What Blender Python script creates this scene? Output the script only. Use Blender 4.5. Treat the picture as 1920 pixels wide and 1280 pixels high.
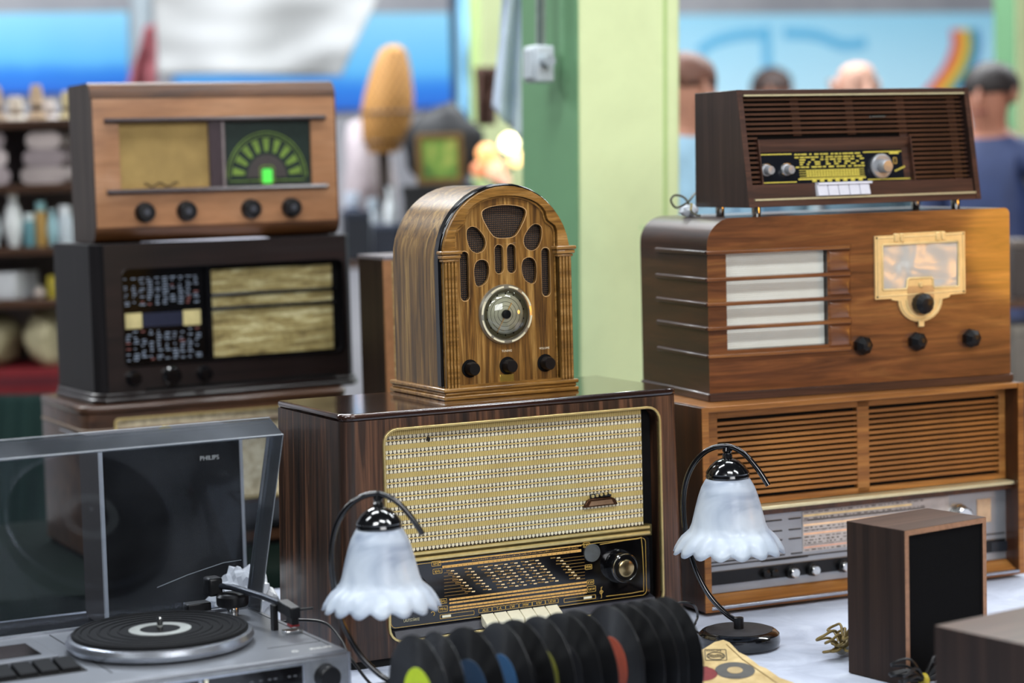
import bpy, bmesh, math, random
from mathutils import Vector, Matrix, noise
random.seed(7)
S = bpy.context.scene
COL = S.collection
R = math.radians
pi = math.pi
for o in list(bpy.data.objects): bpy.data.objects.remove(o)

# ------------------------------------------------------------------ camera
PITCH, ROLL, CAMH, FPX = 0.081514, 0.026565, 0.81115, 4048.27
FWD = Vector((0, math.cos(PITCH), -math.sin(PITCH)))
UP = Vector((0, math.sin(PITCH), math.cos(PITCH)))
RT = Vector((1, 0, 0))
EYE = Vector((0, 0, CAMH))
cr_, sr_ = math.cos(ROLL), math.sin(ROLL)
cam = bpy.data.cameras.new('camera'); camo = bpy.data.objects.new('camera', cam); COL.objects.link(camo)
cx = RT * cr_ - UP * sr_; cy = RT * sr_ + UP * cr_; cz = -FWD
M = Matrix((cx, cy, cz)).transposed().to_4x4(); M.translation = EYE
camo.matrix_world = M
cam.sensor_width = 36; cam.lens = 36 * FPX / 1920
cam.dof.use_dof = True; cam.dof.focus_distance = 3.60; cam.dof.aperture_fstop = 2.05
cam.clip_end = 200
S.camera = camo
# ------------------------------------------------------------------ world, lights, exposure
w = bpy.data.worlds.new('hall_daylight'); S.world = w; w.use_nodes = True
w.node_tree.nodes['Background'].inputs[0].default_value = (0.78, 0.87, 1.0, 1)
w.node_tree.nodes['Background'].inputs[1].default_value = 0.05
def area(name, loc, target, sx, sy, power, color=(1, 1, 1)):
    l = bpy.data.lights.new(name, 'AREA'); l.shape = 'RECTANGLE'; l.size = sx; l.size_y = sy; l.energy = power; l.color = color
    o = bpy.data.objects.new(name, l); COL.objects.link(o); o.location = loc
    o.rotation_euler = (Vector(target) - Vector(loc)).to_track_quat('-Z', 'Y').to_euler()
    return o
# rows of strip lights and roof windows under the hall roof
for i, x in enumerate((-2.6, -0.9, 0.8, 2.5)):
    area('roof_light', (x, 1.3 + 0.4 * x, 3.3), (x, 1.3 + 0.4 * x, 0), 1.25, 0.3, 52, (0.93, 0.97, 1))
    area('roof_light', (x, 4.2 + 0.4 * x, 3.3), (x, 4.2 + 0.4 * x, 0), 1.25, 0.3, 44, (0.93, 0.97, 1))
    area('roof_light', (x * 1.8, 8.2 + 0.6 * x, 3.6), (x * 1.8, 8.2 + 0.6 * x, 0), 2.2, 0.5, 230, (0.93, 0.97, 1))
area('hall_window', (2.6, -2.6, 2.6), (0.2, 4, 0.3), 3.2, 2.0, 190, (0.97, 0.98, 1))
S.view_settings.view_transform = 'Standard'
S.view_settings.look = 'None'
S.view_settings.gamma = 1
S.view_settings.use_curve_mapping = False
S.view_settings.exposure = 0.0

# ------------------------------------------------------------------ helpers
def ray(px, py):
    a, b = px - 960, py - 640
    u = a * cr_ - b * sr_; v = a * sr_ + b * cr_
    return FWD + RT * (u / FPX) - UP * (v / FPX)
def at(px, py, Y):
    d = ray(px, py); return EYE + d * (Y / d.y)
def atz(px, py, Z):
    d = ray(px, py); return EYE + d * ((Z - CAMH) / d.z)
def onplane(px, py, P, n):
    d = ray(px, py); return EYE + d * ((Vector(P) - EYE).dot(n) / d.dot(n))

def tag(o, label=None, cat=None, group=None, kind=None):
    if label: o['label'] = label
    if cat: o['category'] = cat
    if group: o['group'] = group
    if kind: o['kind'] = kind
    return o
def thing(name, label, cat, loc=(0, 0, 0), rz=0, group=None):
    o = bpy.data.objects.new(name, None); COL.objects.link(o)
    o.location = loc; o.rotation_euler = (0, 0, rz); o.empty_display_size = .05
    return tag(o, label, cat, group)
def copy_tree(o, parent=None):
    c = o.copy(); COL.objects.link(c)
    if parent: c.parent = parent
    for ch in list(o.children): copy_tree(ch, c)
    return c
def link(name, me, mat, parent=None, smooth=True, ang=35, bevel=0, seg=2):
    o = bpy.data.objects.new(name, me); COL.objects.link(o)
    if parent: o.parent = parent
    if mat is not None and not me.materials: me.materials.append(mat)
    if smooth and len(me.polygons):
        me.polygons.foreach_set('use_smooth', [True] * len(me.polygons))
        try: me.set_sharp_from_angle(angle=R(ang))
        except Exception: pass
    if bevel:
        b = o.modifiers.new('bevel', 'BEVEL'); b.width = bevel; b.segments = seg; b.limit_method = 'ANGLE'; b.angle_limit = R(40)
    return o
def rrect(x0, x1, z0, z1, r, n=5):
    """rounded rectangle, counter clockwise; r = radius or 4 radii (bl, br, tr, tl)"""
    rs = r if isinstance(r, (tuple, list)) else (r,) * 4
    pts = []
    for (cx, cz, a0, q) in ((x0, z0, pi, rs[0]), (x1, z0, 1.5 * pi, rs[1]), (x1, z1, 0, rs[2]), (x0, z1, .5 * pi, rs[3])):
        sx = 1 if cx == x0 else -1; sz = 1 if cz == z0 else -1
        for i in range(n + 1):
            a = a0 + .5 * pi * i / n
            pts.append((cx + sx * q + q * math.cos(a), cz + sz * q + q * math.sin(a)))
    return pts
def smoothpoly(pts, it=2):
    for _ in range(it):
        q = []
        for i in range(len(pts)):
            a, b = pts[i], pts[(i + 1) % len(pts)]
            q += [(a[0] * .75 + b[0] * .25, a[1] * .75 + b[1] * .25), (a[0] * .25 + b[0] * .75, a[1] * .25 + b[1] * .75)]
        pts = q
    return pts
def circ(cx, cz, r, n=32): return [(cx + r * math.cos(2 * pi * i / n), cz + r * math.sin(2 * pi * i / n)) for i in range(n)]
def mirror(p): return [(-x, z) for x, z in reversed(p)]

class MB:
    def __init__(s): s.v = []; s.f = []
    def add(s, v, f):
        n = len(s.v); s.v += [tuple(q) for q in v]; s.f += [tuple(i + n for i in q) for q in f]; return s
    def box(s, x0, x1, y0, y1, z0, z1):
        return s.add([(x0, y0, z0), (x1, y0, z0), (x1, y1, z0), (x0, y1, z0), (x0, y0, z1), (x1, y0, z1), (x1, y1, z1), (x0, y1, z1)],
                     [(0, 3, 2, 1), (4, 5, 6, 7), (0, 1, 5, 4), (1, 2, 6, 5), (2, 3, 7, 6), (3, 0, 4, 7)])
    def loft(s, rings, cap=True, closed=True):
        n = len(rings[0]); v = [p for r in rings for p in r]; f = []
        for k in range(len(rings) - 1):
            for i in range(n if closed else n - 1):
                j = (i + 1) % n
                f.append((k * n + i, k * n + j, (k + 1) * n + j, (k + 1) * n + i))
        if cap: f.append(tuple(reversed(range(n)))); f.append(tuple((len(rings) - 1) * n + i for i in range(n)))
        return s.add(v, f)
    def prism(s, poly, y0, y1):           # polygon in x,z extruded along y
        return s.loft([[(x, y0, z) for x, z in poly], [(x, y1, z) for x, z in poly]])
    def slab(s, poly, z0, z1):            # polygon in x,y extruded along z
        return s.loft([[(x, y, z0) for x, y in poly], [(x, y, z1) for x, y in poly]])
    def side(s, poly, x0, x1):            # polygon in y,z extruded along x
        return s.loft([[(x0, y, z) for y, z in poly], [(x1, y, z) for y, z in poly]])
    def ring(s, outer, inner, y0, y1):
        n = len(outer)
        v = [(x, y0, z) for x, z in outer] + [(x, y0, z) for x, z in inner] + [(x, y1, z) for x, z in outer] + [(x, y1, z) for x, z in inner]
        f = []
        for i in range(n):
            j = (i + 1) % n
            f += [(i, j, n + j, n + i), (2 * n + j, 2 * n + i, 3 * n + i, 3 * n + j), (j, i, 2 * n + i, 2 * n + j), (n + i, n + j, 3 * n + j, 3 * n + i)]
        return s.add(v, f)
    def lathe(s, prof, c=(0, 0, 0), axis='z', n=28, cap=True):
        """prof: (radius, height) pairs; axis z = up, y = towards the viewer (-y)"""
        rings = []
        for r, h in prof:
            r = max(r, 1e-5); q = []
            for i in range(n):
                a = 2 * pi * i / n
                if axis == 'z': q.append((c[0] + r * math.cos(a), c[1] + r * math.sin(a), c[2] + h))
                elif axis == 'y': q.append((c[0] + r * math.cos(a), c[1] - h, c[2] + r * math.sin(a)))
                else: q.append((c[0] + h, c[1] + r * math.cos(a), c[2] + r * math.sin(a)))
            rings.append(q)
        return s.loft(rings, cap)
    def tube(s, path, r, n=10, cap=True):
        P = [Vector(p) for p in path]; rs = r if isinstance(r, (list, tuple)) else [r] * len(P)
        rings = []; prev = None
        for i, p in enumerate(P):
            t = (P[min(i + 1, len(P) - 1)] - P[max(i - 1, 0)]).normalized()
            if prev is None:
                a = Vector((0, 0, 1)) if abs(t.z) < .9 else Vector((1, 0, 0))
                u = t.cross(a).normalized()
            else:
                u = (prev - t * prev.dot(t)).normalized()
            prev = u; v = t.cross(u)
            rings.append([tuple(p + (u * math.cos(2 * pi * k / n) + v * math.sin(2 * pi * k / n)) * rs[i]) for k in range(n)])
        return s.loft(rings, cap)
    def warp(s, fn): s.v = [tuple(fn(*p)) for p in s.v]; return s
    def mesh(s, name='mesh'):
        me = bpy.data.meshes.new(name); me.from_pydata(s.v, [], s.f)
        bm = bmesh.new(); bm.from_mesh(me); bmesh.ops.recalc_face_normals(bm, faces=bm.faces); bm.to_mesh(me); bm.free(); me.update()
        return me
    def build(s, name, mat, parent=None, **k): return link(name, s.mesh(name), mat, parent, **k)

def spline(pts, n=8):
    """Catmull-Rom through points"""
    P = [Vector(p) for p in pts]; out = []
    for i in range(len(P) - 1):
        a = P[max(i - 1, 0)]; b = P[i]; c = P[i + 1]; d = P[min(i + 2, len(P) - 1)]
        for k in range(n):
            t = k / n
            out.append(.5 * ((2 * b) + (c - a) * t + (2 * a - 5 * b + 4 * c - d) * t * t + (3 * b - a - 3 * c + d) * t ** 3))
    out.append(P[-1]); return out
TOF = Matrix(((1, 0, 0, 0), (0, 0, -1, 0), (0, 1, 0, 0), (0, 0, 0, 1)))   # curve plane xy -> xz, +z -> -y
def _tomesh(cu):
    o = bpy.data.objects.new('tmp', cu); COL.objects.link(o)
    dg = bpy.context.evaluated_depsgraph_get()
    me = bpy.data.meshes.new_from_object(o.evaluated_get(dg)); bpy.data.objects.remove(o); bpy.data.curves.remove(cu)
    return me
def panel(name, outlines, y0, y1, mat, parent, bevel=0, **k):
    """flat panel (first outline) with holes (others) in the xz plane between y0 (front) and y1 (back)"""
    cu = bpy.data.curves.new(name, 'CURVE'); cu.dimensions = '2D'; cu.fill_mode = 'BOTH'
    cu.extrude = abs(y1 - y0) / 2
    for pts in outlines:
        sp = cu.splines.new('POLY'); sp.points.add(len(pts) - 1)
        for q, (x, z) in zip(sp.points, pts): q.co = (x, z, 0, 1)
        sp.use_cyclic_u = True
    me = _tomesh(cu); me.transform(Matrix.Translation((0, (y0 + y1) / 2, 0)) @ TOF); me.materials.clear()
    return link(name, me, mat, parent, bevel=bevel, **k)
def text(body, size, x, z, y, mat, parent, name='lettering', align='LEFT', depth=.0004, mtx=None, sx=1):
    cu = bpy.data.curves.new(name, 'FONT'); cu.body = body; cu.size = size; cu.align_x = align; cu.extrude = depth; cu.resolution_u = 2
    me = _tomesh(cu); me.materials.clear(); me.transform(Matrix.Diagonal((sx, 1, 1, 1)))
    me.transform((mtx if mtx else Matrix.Translation((x, y, z)) @ TOF))
    return link(name, me, mat, parent, smooth=False)
def cut(o, mb):
    c = link('cutter', mb.mesh('cutter'), None, None, smooth=False)
    c.matrix_world = o.matrix_world
    if o.parent: c.parent = o.parent
    m = o.modifiers.new('cut', 'BOOLEAN'); m.object = c; m.operation = 'DIFFERENCE'; m.solver = 'EXACT'
    bpy.context.view_layer.update()
    dg = bpy.context.evaluated_depsgraph_get()
    me = bpy.data.meshes.new_from_object(o.evaluated_get(dg))
    o.modifiers.clear(); o.data = me; bpy.data.objects.remove(c)
    me.polygons.foreach_set('use_smooth', [True] * len(me.polygons))
    try: me.set_sharp_from_angle(angle=R(35))
    except Exception: pass
    return o

# ------------------------------------------------------------------ materials
def rgb(h):
    h = h.lstrip('#'); c = [int(h[i:i + 2], 16) / 255 for i in (0, 2, 4)]
    return tuple((x / 12.92 if x <= .04045 else ((x + .055) / 1.055) ** 2.4) for x in c) + (1,)
class NT:
    def __init__(s, name):
        s.m = bpy.data.materials.new(name); s.m.use_nodes = True; s.t = s.m.node_tree; s.n = s.t.nodes; s.b = s.n['Principled BSDF']; s.out = s.n['Material Output']
    def node(s, t, **k):
        n = s.n.new(t)
        for a, b in k.items(): setattr(n, a, b)
        return n
    def set(s, sock, v):
        if hasattr(v, 'is_linked') or isinstance(v, bpy.types.NodeSocket): s.t.links.new(v, sock)
        else: sock.default_value = v
    def math(s, op, a, b=0., c=0.):
        n = s.node('ShaderNodeMath', operation=op)
        s.set(n.inputs[0], a); s.set(n.inputs[1], b); s.set(n.inputs[2], c); return n.outputs[0]
    def coords(s, kind='Object', scale=(1, 1, 1), rot=(0, 0, 0), loc=(0, 0, 0)):
        tc = s.node('ShaderNodeTexCoord'); mp = s.node('ShaderNodeMapping')
        s.t.links.new(tc.outputs[kind], mp.inputs[0]); mp.inputs['Scale'].default_value = scale; mp.inputs['Rotation'].default_value = rot; mp.inputs['Location'].default_value = loc
        return mp.outputs[0]
    def noise(s, vec, scale=1, detail=4, rough=.55, dist=0):
        n = s.node('ShaderNodeTexNoise'); s.t.links.new(vec, n.inputs['Vector']); n.inputs['Scale'].default_value = scale
        n.inputs['Detail'].default_value = detail; n.inputs['Roughness'].default_value = rough; n.inputs['Distortion'].default_value = dist
        return n.outputs['Fac']
    def ramp(s, fac, stops, interp='LINEAR'):
        n = s.node('ShaderNodeValToRGB'); n.color_ramp.interpolation = interp
        while len(n.color_ramp.elements) < len(stops): n.color_ramp.elements.new(.5)
        for e, (p, c) in zip(n.color_ramp.elements, stops): e.position = p; e.color = c if len(c) == 4 else tuple(c) + (1,)
        s.set(n.inputs[0], fac); return n.outputs[0]
    def mix(s, fac, a, b, mode='MIX'):
        n = s.node('ShaderNodeMix', data_type='RGBA', blend_type=mode)
        s.set(n.inputs[0], fac); s.set(n.inputs[6], a); s.set(n.inputs[7], b); return n.outputs[2]
    def sep(s, vec):
        n = s.node('ShaderNodeSeparateXYZ'); s.t.links.new(vec, n.inputs[0]); return n.outputs
    def bump(s, h, strength=.3, dist=.001):
        n = s.node('ShaderNodeBump'); s.set(n.inputs['Height'], h); n.inputs['Strength'].default_value = strength; n.inputs['Distance'].default_value = dist
        s.t.links.new(n.outputs[0], s.b.inputs['Normal'])
    def fin(s, color=None, rough=.5, metal=0, coat=0, spec=.5, coat_rough=.08):
        if color is not None: s.set(s.b.inputs['Base Color'], color)
        s.set(s.b.inputs['Roughness'], rough); s.b.inputs['Metallic'].default_value = metal
        s.b.inputs['Coat Weight'].default_value = coat; s.b.inputs['Coat Roughness'].default_value = coat_rough
        s.b.inputs['Specular IOR Level'].default_value = spec
        return s.m
def plain(name, color, rough=.5, metal=0, coat=0, var=.12, vs=60, bump=0, spec=.5):
    t = NT(name); c = rgb(color) if isinstance(color, str) else color
    v = t.coords(); n = t.noise(v, vs, 3)
    dark = tuple(x * (1 - var) for x in c[:3]) + (1,); lite = tuple(min(1, x * (1 + var)) for x in c[:3]) + (1,)
    col = t.ramp(n, [(.3, dark), (.7, lite)])
    if bump: t.bump(n, bump, .001)
    return t.fin(col, rough, metal, coat, spec)
def wood(name, cols, axis='x', along=1.6, across=34, rough=.38, coat=.35, fine=.35, dist=.7, pos=(.28, .5, .72), bump=.12, spec=.5):
    t = NT(name); i = 'xyz'.index(axis)
    s1 = [across] * 3; s1[i] = along; s2 = [across * 7] * 3; s2[i] = along * 6
    a = t.noise(t.coords(scale=s1), 1, 6, .62, dist); b = t.noise(t.coords(scale=s2), 1, 3, .6, .2)
    col = t.ramp(a, [(p, rgb(c)) for p, c in zip(pos, cols)])
    f = t.ramp(b, [(.32, (1 - fine,) * 3), (.62, (1, 1, 1))])
    col = t.mix(1., col, f, 'MULTIPLY'); t.bump(b, bump, .0006)
    return t.fin(col, rough, 0, coat, spec)
def emit(name, color, strength):
    t = NT(name); t.b.inputs['Emission Color'].default_value = rgb(color); t.b.inputs['Emission Strength'].default_value = strength
    return t.fin(rgb(color), .4)

W_WALNUT = wood('walnut_vertical', ('#0d0705', '#382317', '#744e37'), 'z', 1.5, 42, .4, .14, .45, 1.0, (.34, .5, .68))
W_WALNUT_D = wood('walnut_gloss_dark', ('#120906', '#2c1810', '#4a2c1e'), 'x', 1.5, 34, .16, .8, .3)
W_OAK = wood('oak_front', ('#432a0e', '#855c26', '#bd9250'), 'z', 3.2, 70, .34, .35, .45, 1.6, (.32, .5, .68))
W_OAK_S = wood('oak_side', ('#3f2c10', '#7d5b2a', '#a98649'), 'z', 2.2, 46, .28, .3, .4, 1.8, (.34, .5, .66))
W_OAK_F = wood('oak_frame', ('#60401a', '#9a6e32', '#c2965a'), 'x', 6, 80, .3, .45, .45, .8)
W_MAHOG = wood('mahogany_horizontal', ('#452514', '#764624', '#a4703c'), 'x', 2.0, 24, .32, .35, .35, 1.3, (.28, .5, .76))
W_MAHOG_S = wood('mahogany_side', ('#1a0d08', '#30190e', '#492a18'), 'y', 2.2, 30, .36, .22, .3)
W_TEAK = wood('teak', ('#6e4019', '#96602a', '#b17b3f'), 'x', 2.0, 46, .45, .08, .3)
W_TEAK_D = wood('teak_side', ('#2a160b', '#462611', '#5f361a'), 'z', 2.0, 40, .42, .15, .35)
W_ROSE = wood('rosewood', ('#23130c', '#45281b', '#624031'), 'x', 2.0, 50, .45, .06, .35)
W_ROSE_S = wood('rosewood_side', ('#1c1210', '#2f211c', '#413029'), 'z', 1.2, 60, .42, .15, .4)
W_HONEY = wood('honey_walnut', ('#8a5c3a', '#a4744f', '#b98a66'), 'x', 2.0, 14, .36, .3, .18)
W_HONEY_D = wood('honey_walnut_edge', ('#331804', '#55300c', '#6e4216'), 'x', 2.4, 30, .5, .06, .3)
W_GREYSIDE = wood('shaded_side', ('#2c2522', '#3e3430', '#51453e'), 'z', 1.5, 40, .55, .0, .3, spec=.25)  # left side of the honey radio, its shade put into the colour
W_BLACKW = wood('ebonised_wood', ('#0f0807', '#1b100e', '#291a18'), 'x', 1.5, 30, .34, .35, .3)
W_BLACKS = wood('ebonised_side', ('#0e0d0f', '#181618', '#242022'), 'z', 1.5, 60, .5, .04, .3, spec=.2)
W_L1 = wood('brown_gloss', ('#2b1a10', '#4a3020', '#654631'), 'x', 1.5, 30, .3, .4, .3)
W_SPK = wood('speaker_walnut', ('#1b120e', '#291c16', '#38281f'), 'z', 1.0, 70, .55, .0, .3, spec=.25)
W_SPKT = wood('speaker_walnut_top', ('#33251e', '#4a362c', '#5e473b'), 'x', 1.2, 50, .5, .05, .25)
W_EDGE = plain('light_wood_edge', '#8f6b52', .5, var=.2, vs=120)
M_BLACK = plain('black_gloss', '#08080a', .12, coat=.6, var=.2)
M_BLACKP = plain('black_plastic', '#0c0c0e', .35, var=.25, spec=.35)
M_BLACKM = plain('black_matte', '#090808', .8, var=.3, spec=.2)
M_DIALBLK = plain('dial_black', '#060506', .1, coat=.5, var=.2)
M_GOLD = plain('brass_gilt', '#dcc688', .34, .75, var=.1)
M_GOLDP = plain('gilt_print', '#c6a04c', .5, var=.1)
M_AMBER = plain('amber_print', '#cf9f55', .5, var=.15, vs=300)
M_CREAMM = plain('cream_gilt', '#e4c68a', .42, .25, var=.1, vs=40)
M_CREAMT = plain('cream_trim', '#d9cfa6', .35, .5, var=.06)
M_IVORY = plain('ivory_keys', '#e2dcc2', .3, coat=.3, var=.05)
M_WHITEK = plain('white_keys', '#d7d8e2', .35, coat=.2, var=.05)
M_CHROME = plain('chrome', '#c9c9c6', .16, 1, var=.06)
M_ALU = plain('brushed_aluminium', '#a3a6a9', .36, .75, var=.05, vs=20)
M_SILVER = plain('silver_plastic', '#74777d', .36, .45, var=.05, vs=15)
M_SILVERL = plain('silver_rim', '#b6bac2', .26, .9, var=.05)
M_WHITEP = plain('white_print', '#d8d8d4', .5, var=.05)
M_YELP = plain('yellow_print', '#cfc04e', .5, var=.15, vs=300)
M_RUBBER = plain('rubber_mat', '#070709', .65, var=.2, spec=.12)
M_BRASS = plain('brass_cap', '#b09a70', .22, 1, var=.1)
M_GREY = plain('grey_disc', '#6d6f6c', .3, .6, var=.1)

def band_cloth():
    t = NT('gold_band_cloth'); x, y, z = t.sep(t.coords())
    v = t.math('FRACT', t.math('DIVIDE', t.math('SUBTRACT', .3755, z), .0235))
    u = t.math('ABSOLUTE', t.math('SUBTRACT', t.math('FRACT', t.math('DIVIDE', x, .0072)), .5))
    inb = t.math('LESS_THAN', v, .64); wv = t.math('DIVIDE', v, .64)
    d = t.math('ABSOLUTE', t.math('SUBTRACT', wv, .5))
    stem = t.math('MULTIPLY', t.math('LESS_THAN', u, .12), t.math('GREATER_THAN', d, .1))
    foot = t.math('MULTIPLY', t.math('LESS_THAN', u, .33), t.math('LESS_THAN', t.math('ABSOLUTE', t.math('SUBTRACT', d, .15)), .055))
    dark = t.math('MULTIPLY', t.math('MAXIMUM', stem, foot), inb)
    edge = t.math('MULTIPLY', t.math('LESS_THAN', t.math('ABSOLUTE', t.math('SUBTRACT', d, .47)), .03), inb)
    mid = t.math('LESS_THAN', d, .08)
    rib = t.math('MULTIPLY_ADD', t.math('SINE', t.math('MULTIPLY', x, 2 * pi / .0036)), .5, .5)
    gold = t.ramp(rib, [(0, rgb('#9c8544')), (1, rgb('#cdb875'))])
    white = t.ramp(rib, [(0, rgb('#cfc6a6')), (1, rgb('#f0ead6'))])
    c = t.mix(inb, gold, white); c = t.mix(t.math('MULTIPLY', mid, inb), c, rgb('#c0a660'))
    c = t.mix(t.math('MULTIPLY', edge, .45), c, rgb('#4a3a20')); c = t.mix(dark, c, rgb('#2a2014'))
    n = t.noise(t.coords(), 14, 3); c = t.mix(.35, c, t.ramp(n, [(.3, (.55, .5, .4)), (.65, (1, 1, 1))]), 'MULTIPLY')
    t.bump(t.math('SUBTRACT', t.math('MULTIPLY', rib, .4), dark), .6, .001)
    return t.fin(c, .55)
M_BAND = band_cloth()
def weave(name, ca, cb, p, rough=.7, diag=False, pz=None, bump=.8, var=.3, lo=.25, hi=.75, spec=.5):
    t = NT(name); x, y, z = t.sep(t.coords())
    k = 2 * pi / p; kz = 2 * pi / (pz or p)
    if diag: a, b = t.math('ADD', x, z), t.math('SUBTRACT', x, z)
    else: a, b = x, z
    h = t.math('MULTIPLY', t.math('SINE', t.math('MULTIPLY', a, k)), t.math('SINE', t.math('MULTIPLY', b, kz)))
    h = t.math('MULTIPLY_ADD', h, .5, .5)
    c = t.ramp(h, [(lo, rgb(ca)), (hi, rgb(cb))])
    n = t.noise(t.coords(), 18, 4); c = t.mix(var, c, t.ramp(n, [(.3, (.45, .42, .36)), (.65, (1, 1, 1))]), 'MULTIPLY')
    t.bump(h, bump, .001); return t.fin(c, rough, spec=spec)
M_WHITECLOTH = weave('white_honeycomb_cloth', '#c4c6ba', '#fbfcf4', .0068, diag=True, bump=1, var=.12)
M_CATHGR = weave('brown_dotted_cloth', '#120a06', '#7d5834', .0072, diag=True, var=.3, lo=.62, hi=.95)
M_TANCLOTH = weave('tan_ribbed_cloth', '#8a6f3c', '#b99a5a', .004, pz=.0075, var=.45)
M_BLACKCLOTH = weave('black_speaker_cloth', '#050506', '#0e0f11', .003, .95, var=.2, spec=.12)
def streak_cloth():
    t = NT('gold_streak_cloth'); n = t.noise(t.coords(scale=(9, 9, 75)), 1, 5, .7, .5); g = t.noise(t.coords(), 160, 3, .7)
    c = t.ramp(n, [(.34, rgb('#6d5c33')), (.5, rgb('#a6945c')), (.66, rgb('#e0d6a4'))])
    c = t.mix(.55, c, t.ramp(g, [(.35, (.45, .42, .35)), (.62, (1, 1, 1))]), 'MULTIPLY'); t.bump(g, .5, .001)
    return t.fin(c, .6)
M_STREAK = streak_cloth()
def beige_cloth():
    t = NT('beige_boucle_cloth'); g = t.noise(t.coords(), 70, 4, .7); n = t.noise(t.coords(scale=(60, 60, 160)), 1, 2)
    c = t.ramp(g, [(.3, rgb('#b09f7c')), (.65, rgb('#f0e4c4'))]); t.bump(n, .6, .001); return t.fin(c, .8)
M_BEIGE = beige_cloth()
def acrylic(name='smoked_acrylic', h0=.004, h1=.03):
    t = NT(name); n = t.n
    tr = t.node('ShaderNodeBsdfTransparent'); tr.inputs[0].default_value = (.76, .78, .81, 1)
    gl = t.node('ShaderNodeBsdfGlossy'); gl.inputs[1].default_value = .06; gl.inputs[0].default_value = (.55, .58, .62, 1)
    df = t.node('ShaderNodeBsdfDiffuse'); df.inputs[0].default_value = (.55, .58, .62, 1)
    fr = t.node('ShaderNodeFresnel'); fr.inputs[0].default_value = 1.33
    m1 = t.node('ShaderNodeMixShader'); m2 = t.node('ShaderNodeMixShader')
    t.t.links.new(fr.outputs[0], m1.inputs[0]); t.t.links.new(tr.outputs[0], m1.inputs[1]); t.t.links.new(gl.outputs[0], m1.inputs[2])
    s = t.noise(t.coords(scale=(14, 60, 60), rot=(.3, .5, .4)), 1, 6, .7, 1.5); q = t.noise(t.coords(), 5, 3)
    k = t.ramp(s, [(.64, (0, 0, 0)), (.82, (.2, .2, .2))]); k2 = t.ramp(q, [(.35, (h0,) * 3), (.75, (h1,) * 3)])
    t.t.links.new(t.mix(1., k, k2, 'ADD'), m2.inputs[0]); t.t.links.new(m1.outputs[0], m2.inputs[1]); t.t.links.new(df.outputs[0], m2.inputs[2])
    t.t.links.new(m2.outputs[0], t.out.inputs[0]); return t.m
M_ACRYL = acrylic(); M_ACRYLR = acrylic('dusty_acrylic', .03, .10)
def acryl_edge():
    t = NT('acrylic_edge'); t.b.inputs['Alpha'].default_value = .8; return t.fin(rgb('#9aa0a6'), .25)
M_ACRYLE = acryl_edge()
def clear_glass(name='clear_dome', tint=(.93, .94, .93, 1)):
    t = NT(name)
    tr = t.node('ShaderNodeBsdfTransparent'); tr.inputs[0].default_value = tint
    gl = t.node('ShaderNodeBsdfGlossy'); gl.inputs[1].default_value = .03
    fr = t.node('ShaderNodeFresnel'); fr.inputs[0].default_value = 1.8
    m1 = t.node('ShaderNodeMixShader')
    t.t.links.new(fr.outputs[0], m1.inputs[0]); t.t.links.new(tr.outputs[0], m1.inputs[1]); t.t.links.new(gl.outputs[0], m1.inputs[2])
    t.t.links.new(m1.outputs[0], t.out.inputs[0]); return t.m
M_DOME = clear_glass()
def alabaster():
    t = NT('alabaster_glass'); n = t.noise(t.coords(scale=(7, 7, 11), rot=(.5, .4, 0)), 1, 3, .5, 1.6)
    c = t.ramp(n, [(.3, rgb('#8f9aac')), (.46, rgb('#acb6c3')), (.66, rgb('#bfc8d2'))])
    t.b.inputs['Subsurface Weight'].default_value = .35; t.b.inputs['Subsurface Radius'].default_value = (.012, .012, .012); t.b.inputs['Subsurface Scale'].default_value = .5
    return t.fin(c, .4, 0, .1)
M_ALAB = alabaster()
def vinyl():
    t = NT('vinyl'); x, y, z = t.sep(t.coords())
    cv = t.node('ShaderNodeCombineXYZ'); t.t.links.new(y, cv.inputs[1]); t.t.links.new(z, cv.inputs[2])
    nz = t.node('ShaderNodeVectorMath', operation='NORMALIZE'); t.t.links.new(cv.outputs[0], nz.inputs[0])
    vt = t.node('ShaderNodeVectorTransform', vector_type='VECTOR', convert_from='OBJECT', convert_to='WORLD'); t.t.links.new(nz.outputs[0], vt.inputs[0])
    t.t.links.new(vt.outputs[0], t.b.inputs['Tangent'])
    t.b.inputs['Anisotropic'].default_value = .86
    n = t.noise(t.coords(), 30, 3)
    return t.fin(t.ramp(n, [(.3, rgb('#050507')), (.7, rgb('#08080a'))]), .38, 0, .12, .65)
M_VINYL = vinyl()
def cloth_white():
    t = NT('white_tablecloth_fabric'); n = t.noise(t.coords(), 9, 5, .6, 1.2); g = t.noise(t.coords(), 700, 2)
    c = t.ramp(n, [(.3, rgb('#a2a9ba')), (.55, rgb('#b4bbcb')), (.75, rgb('#c1c8d5'))]); t.bump(n, .5, .01); return t.fin(c, .75)
M_TCLOTH = cloth_white()
def paper():
    t = NT('brown_paper'); n = t.noise(t.coords(), 25, 5, .6, .6)
    c = t.ramp(n, [(.3, rgb('#a08857')), (.6, rgb('#bfa878')), (.8, rgb('#cdb98c'))]); t.bump(n, .4, .002); return t.fin(c, .75)
M_PAPER = paper()
def paint(name, base, chip, cov=.64, rough=.55):
    t = NT(name); n = t.noise(t.coords(), 3.2, 6, .65, .4); m = t.noise(t.coords(), 9, 5, .7)
    c = t.ramp(n, [(.3, tuple(x * .86 for x in rgb(base)[:3])), (.7, rgb(base))])
    c = t.mix(t.ramp(m, [(cov, (0, 0, 0)), (cov + .05, (.8, .8, .8))]), c, rgb(chip)); t.bump(m, .15, .004); return t.fin(c, rough)
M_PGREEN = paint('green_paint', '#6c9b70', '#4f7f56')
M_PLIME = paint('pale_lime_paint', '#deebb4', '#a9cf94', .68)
M_PLIMED = paint('pale_lime_joint', '#b4cf86', '#8fb56c')
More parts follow.
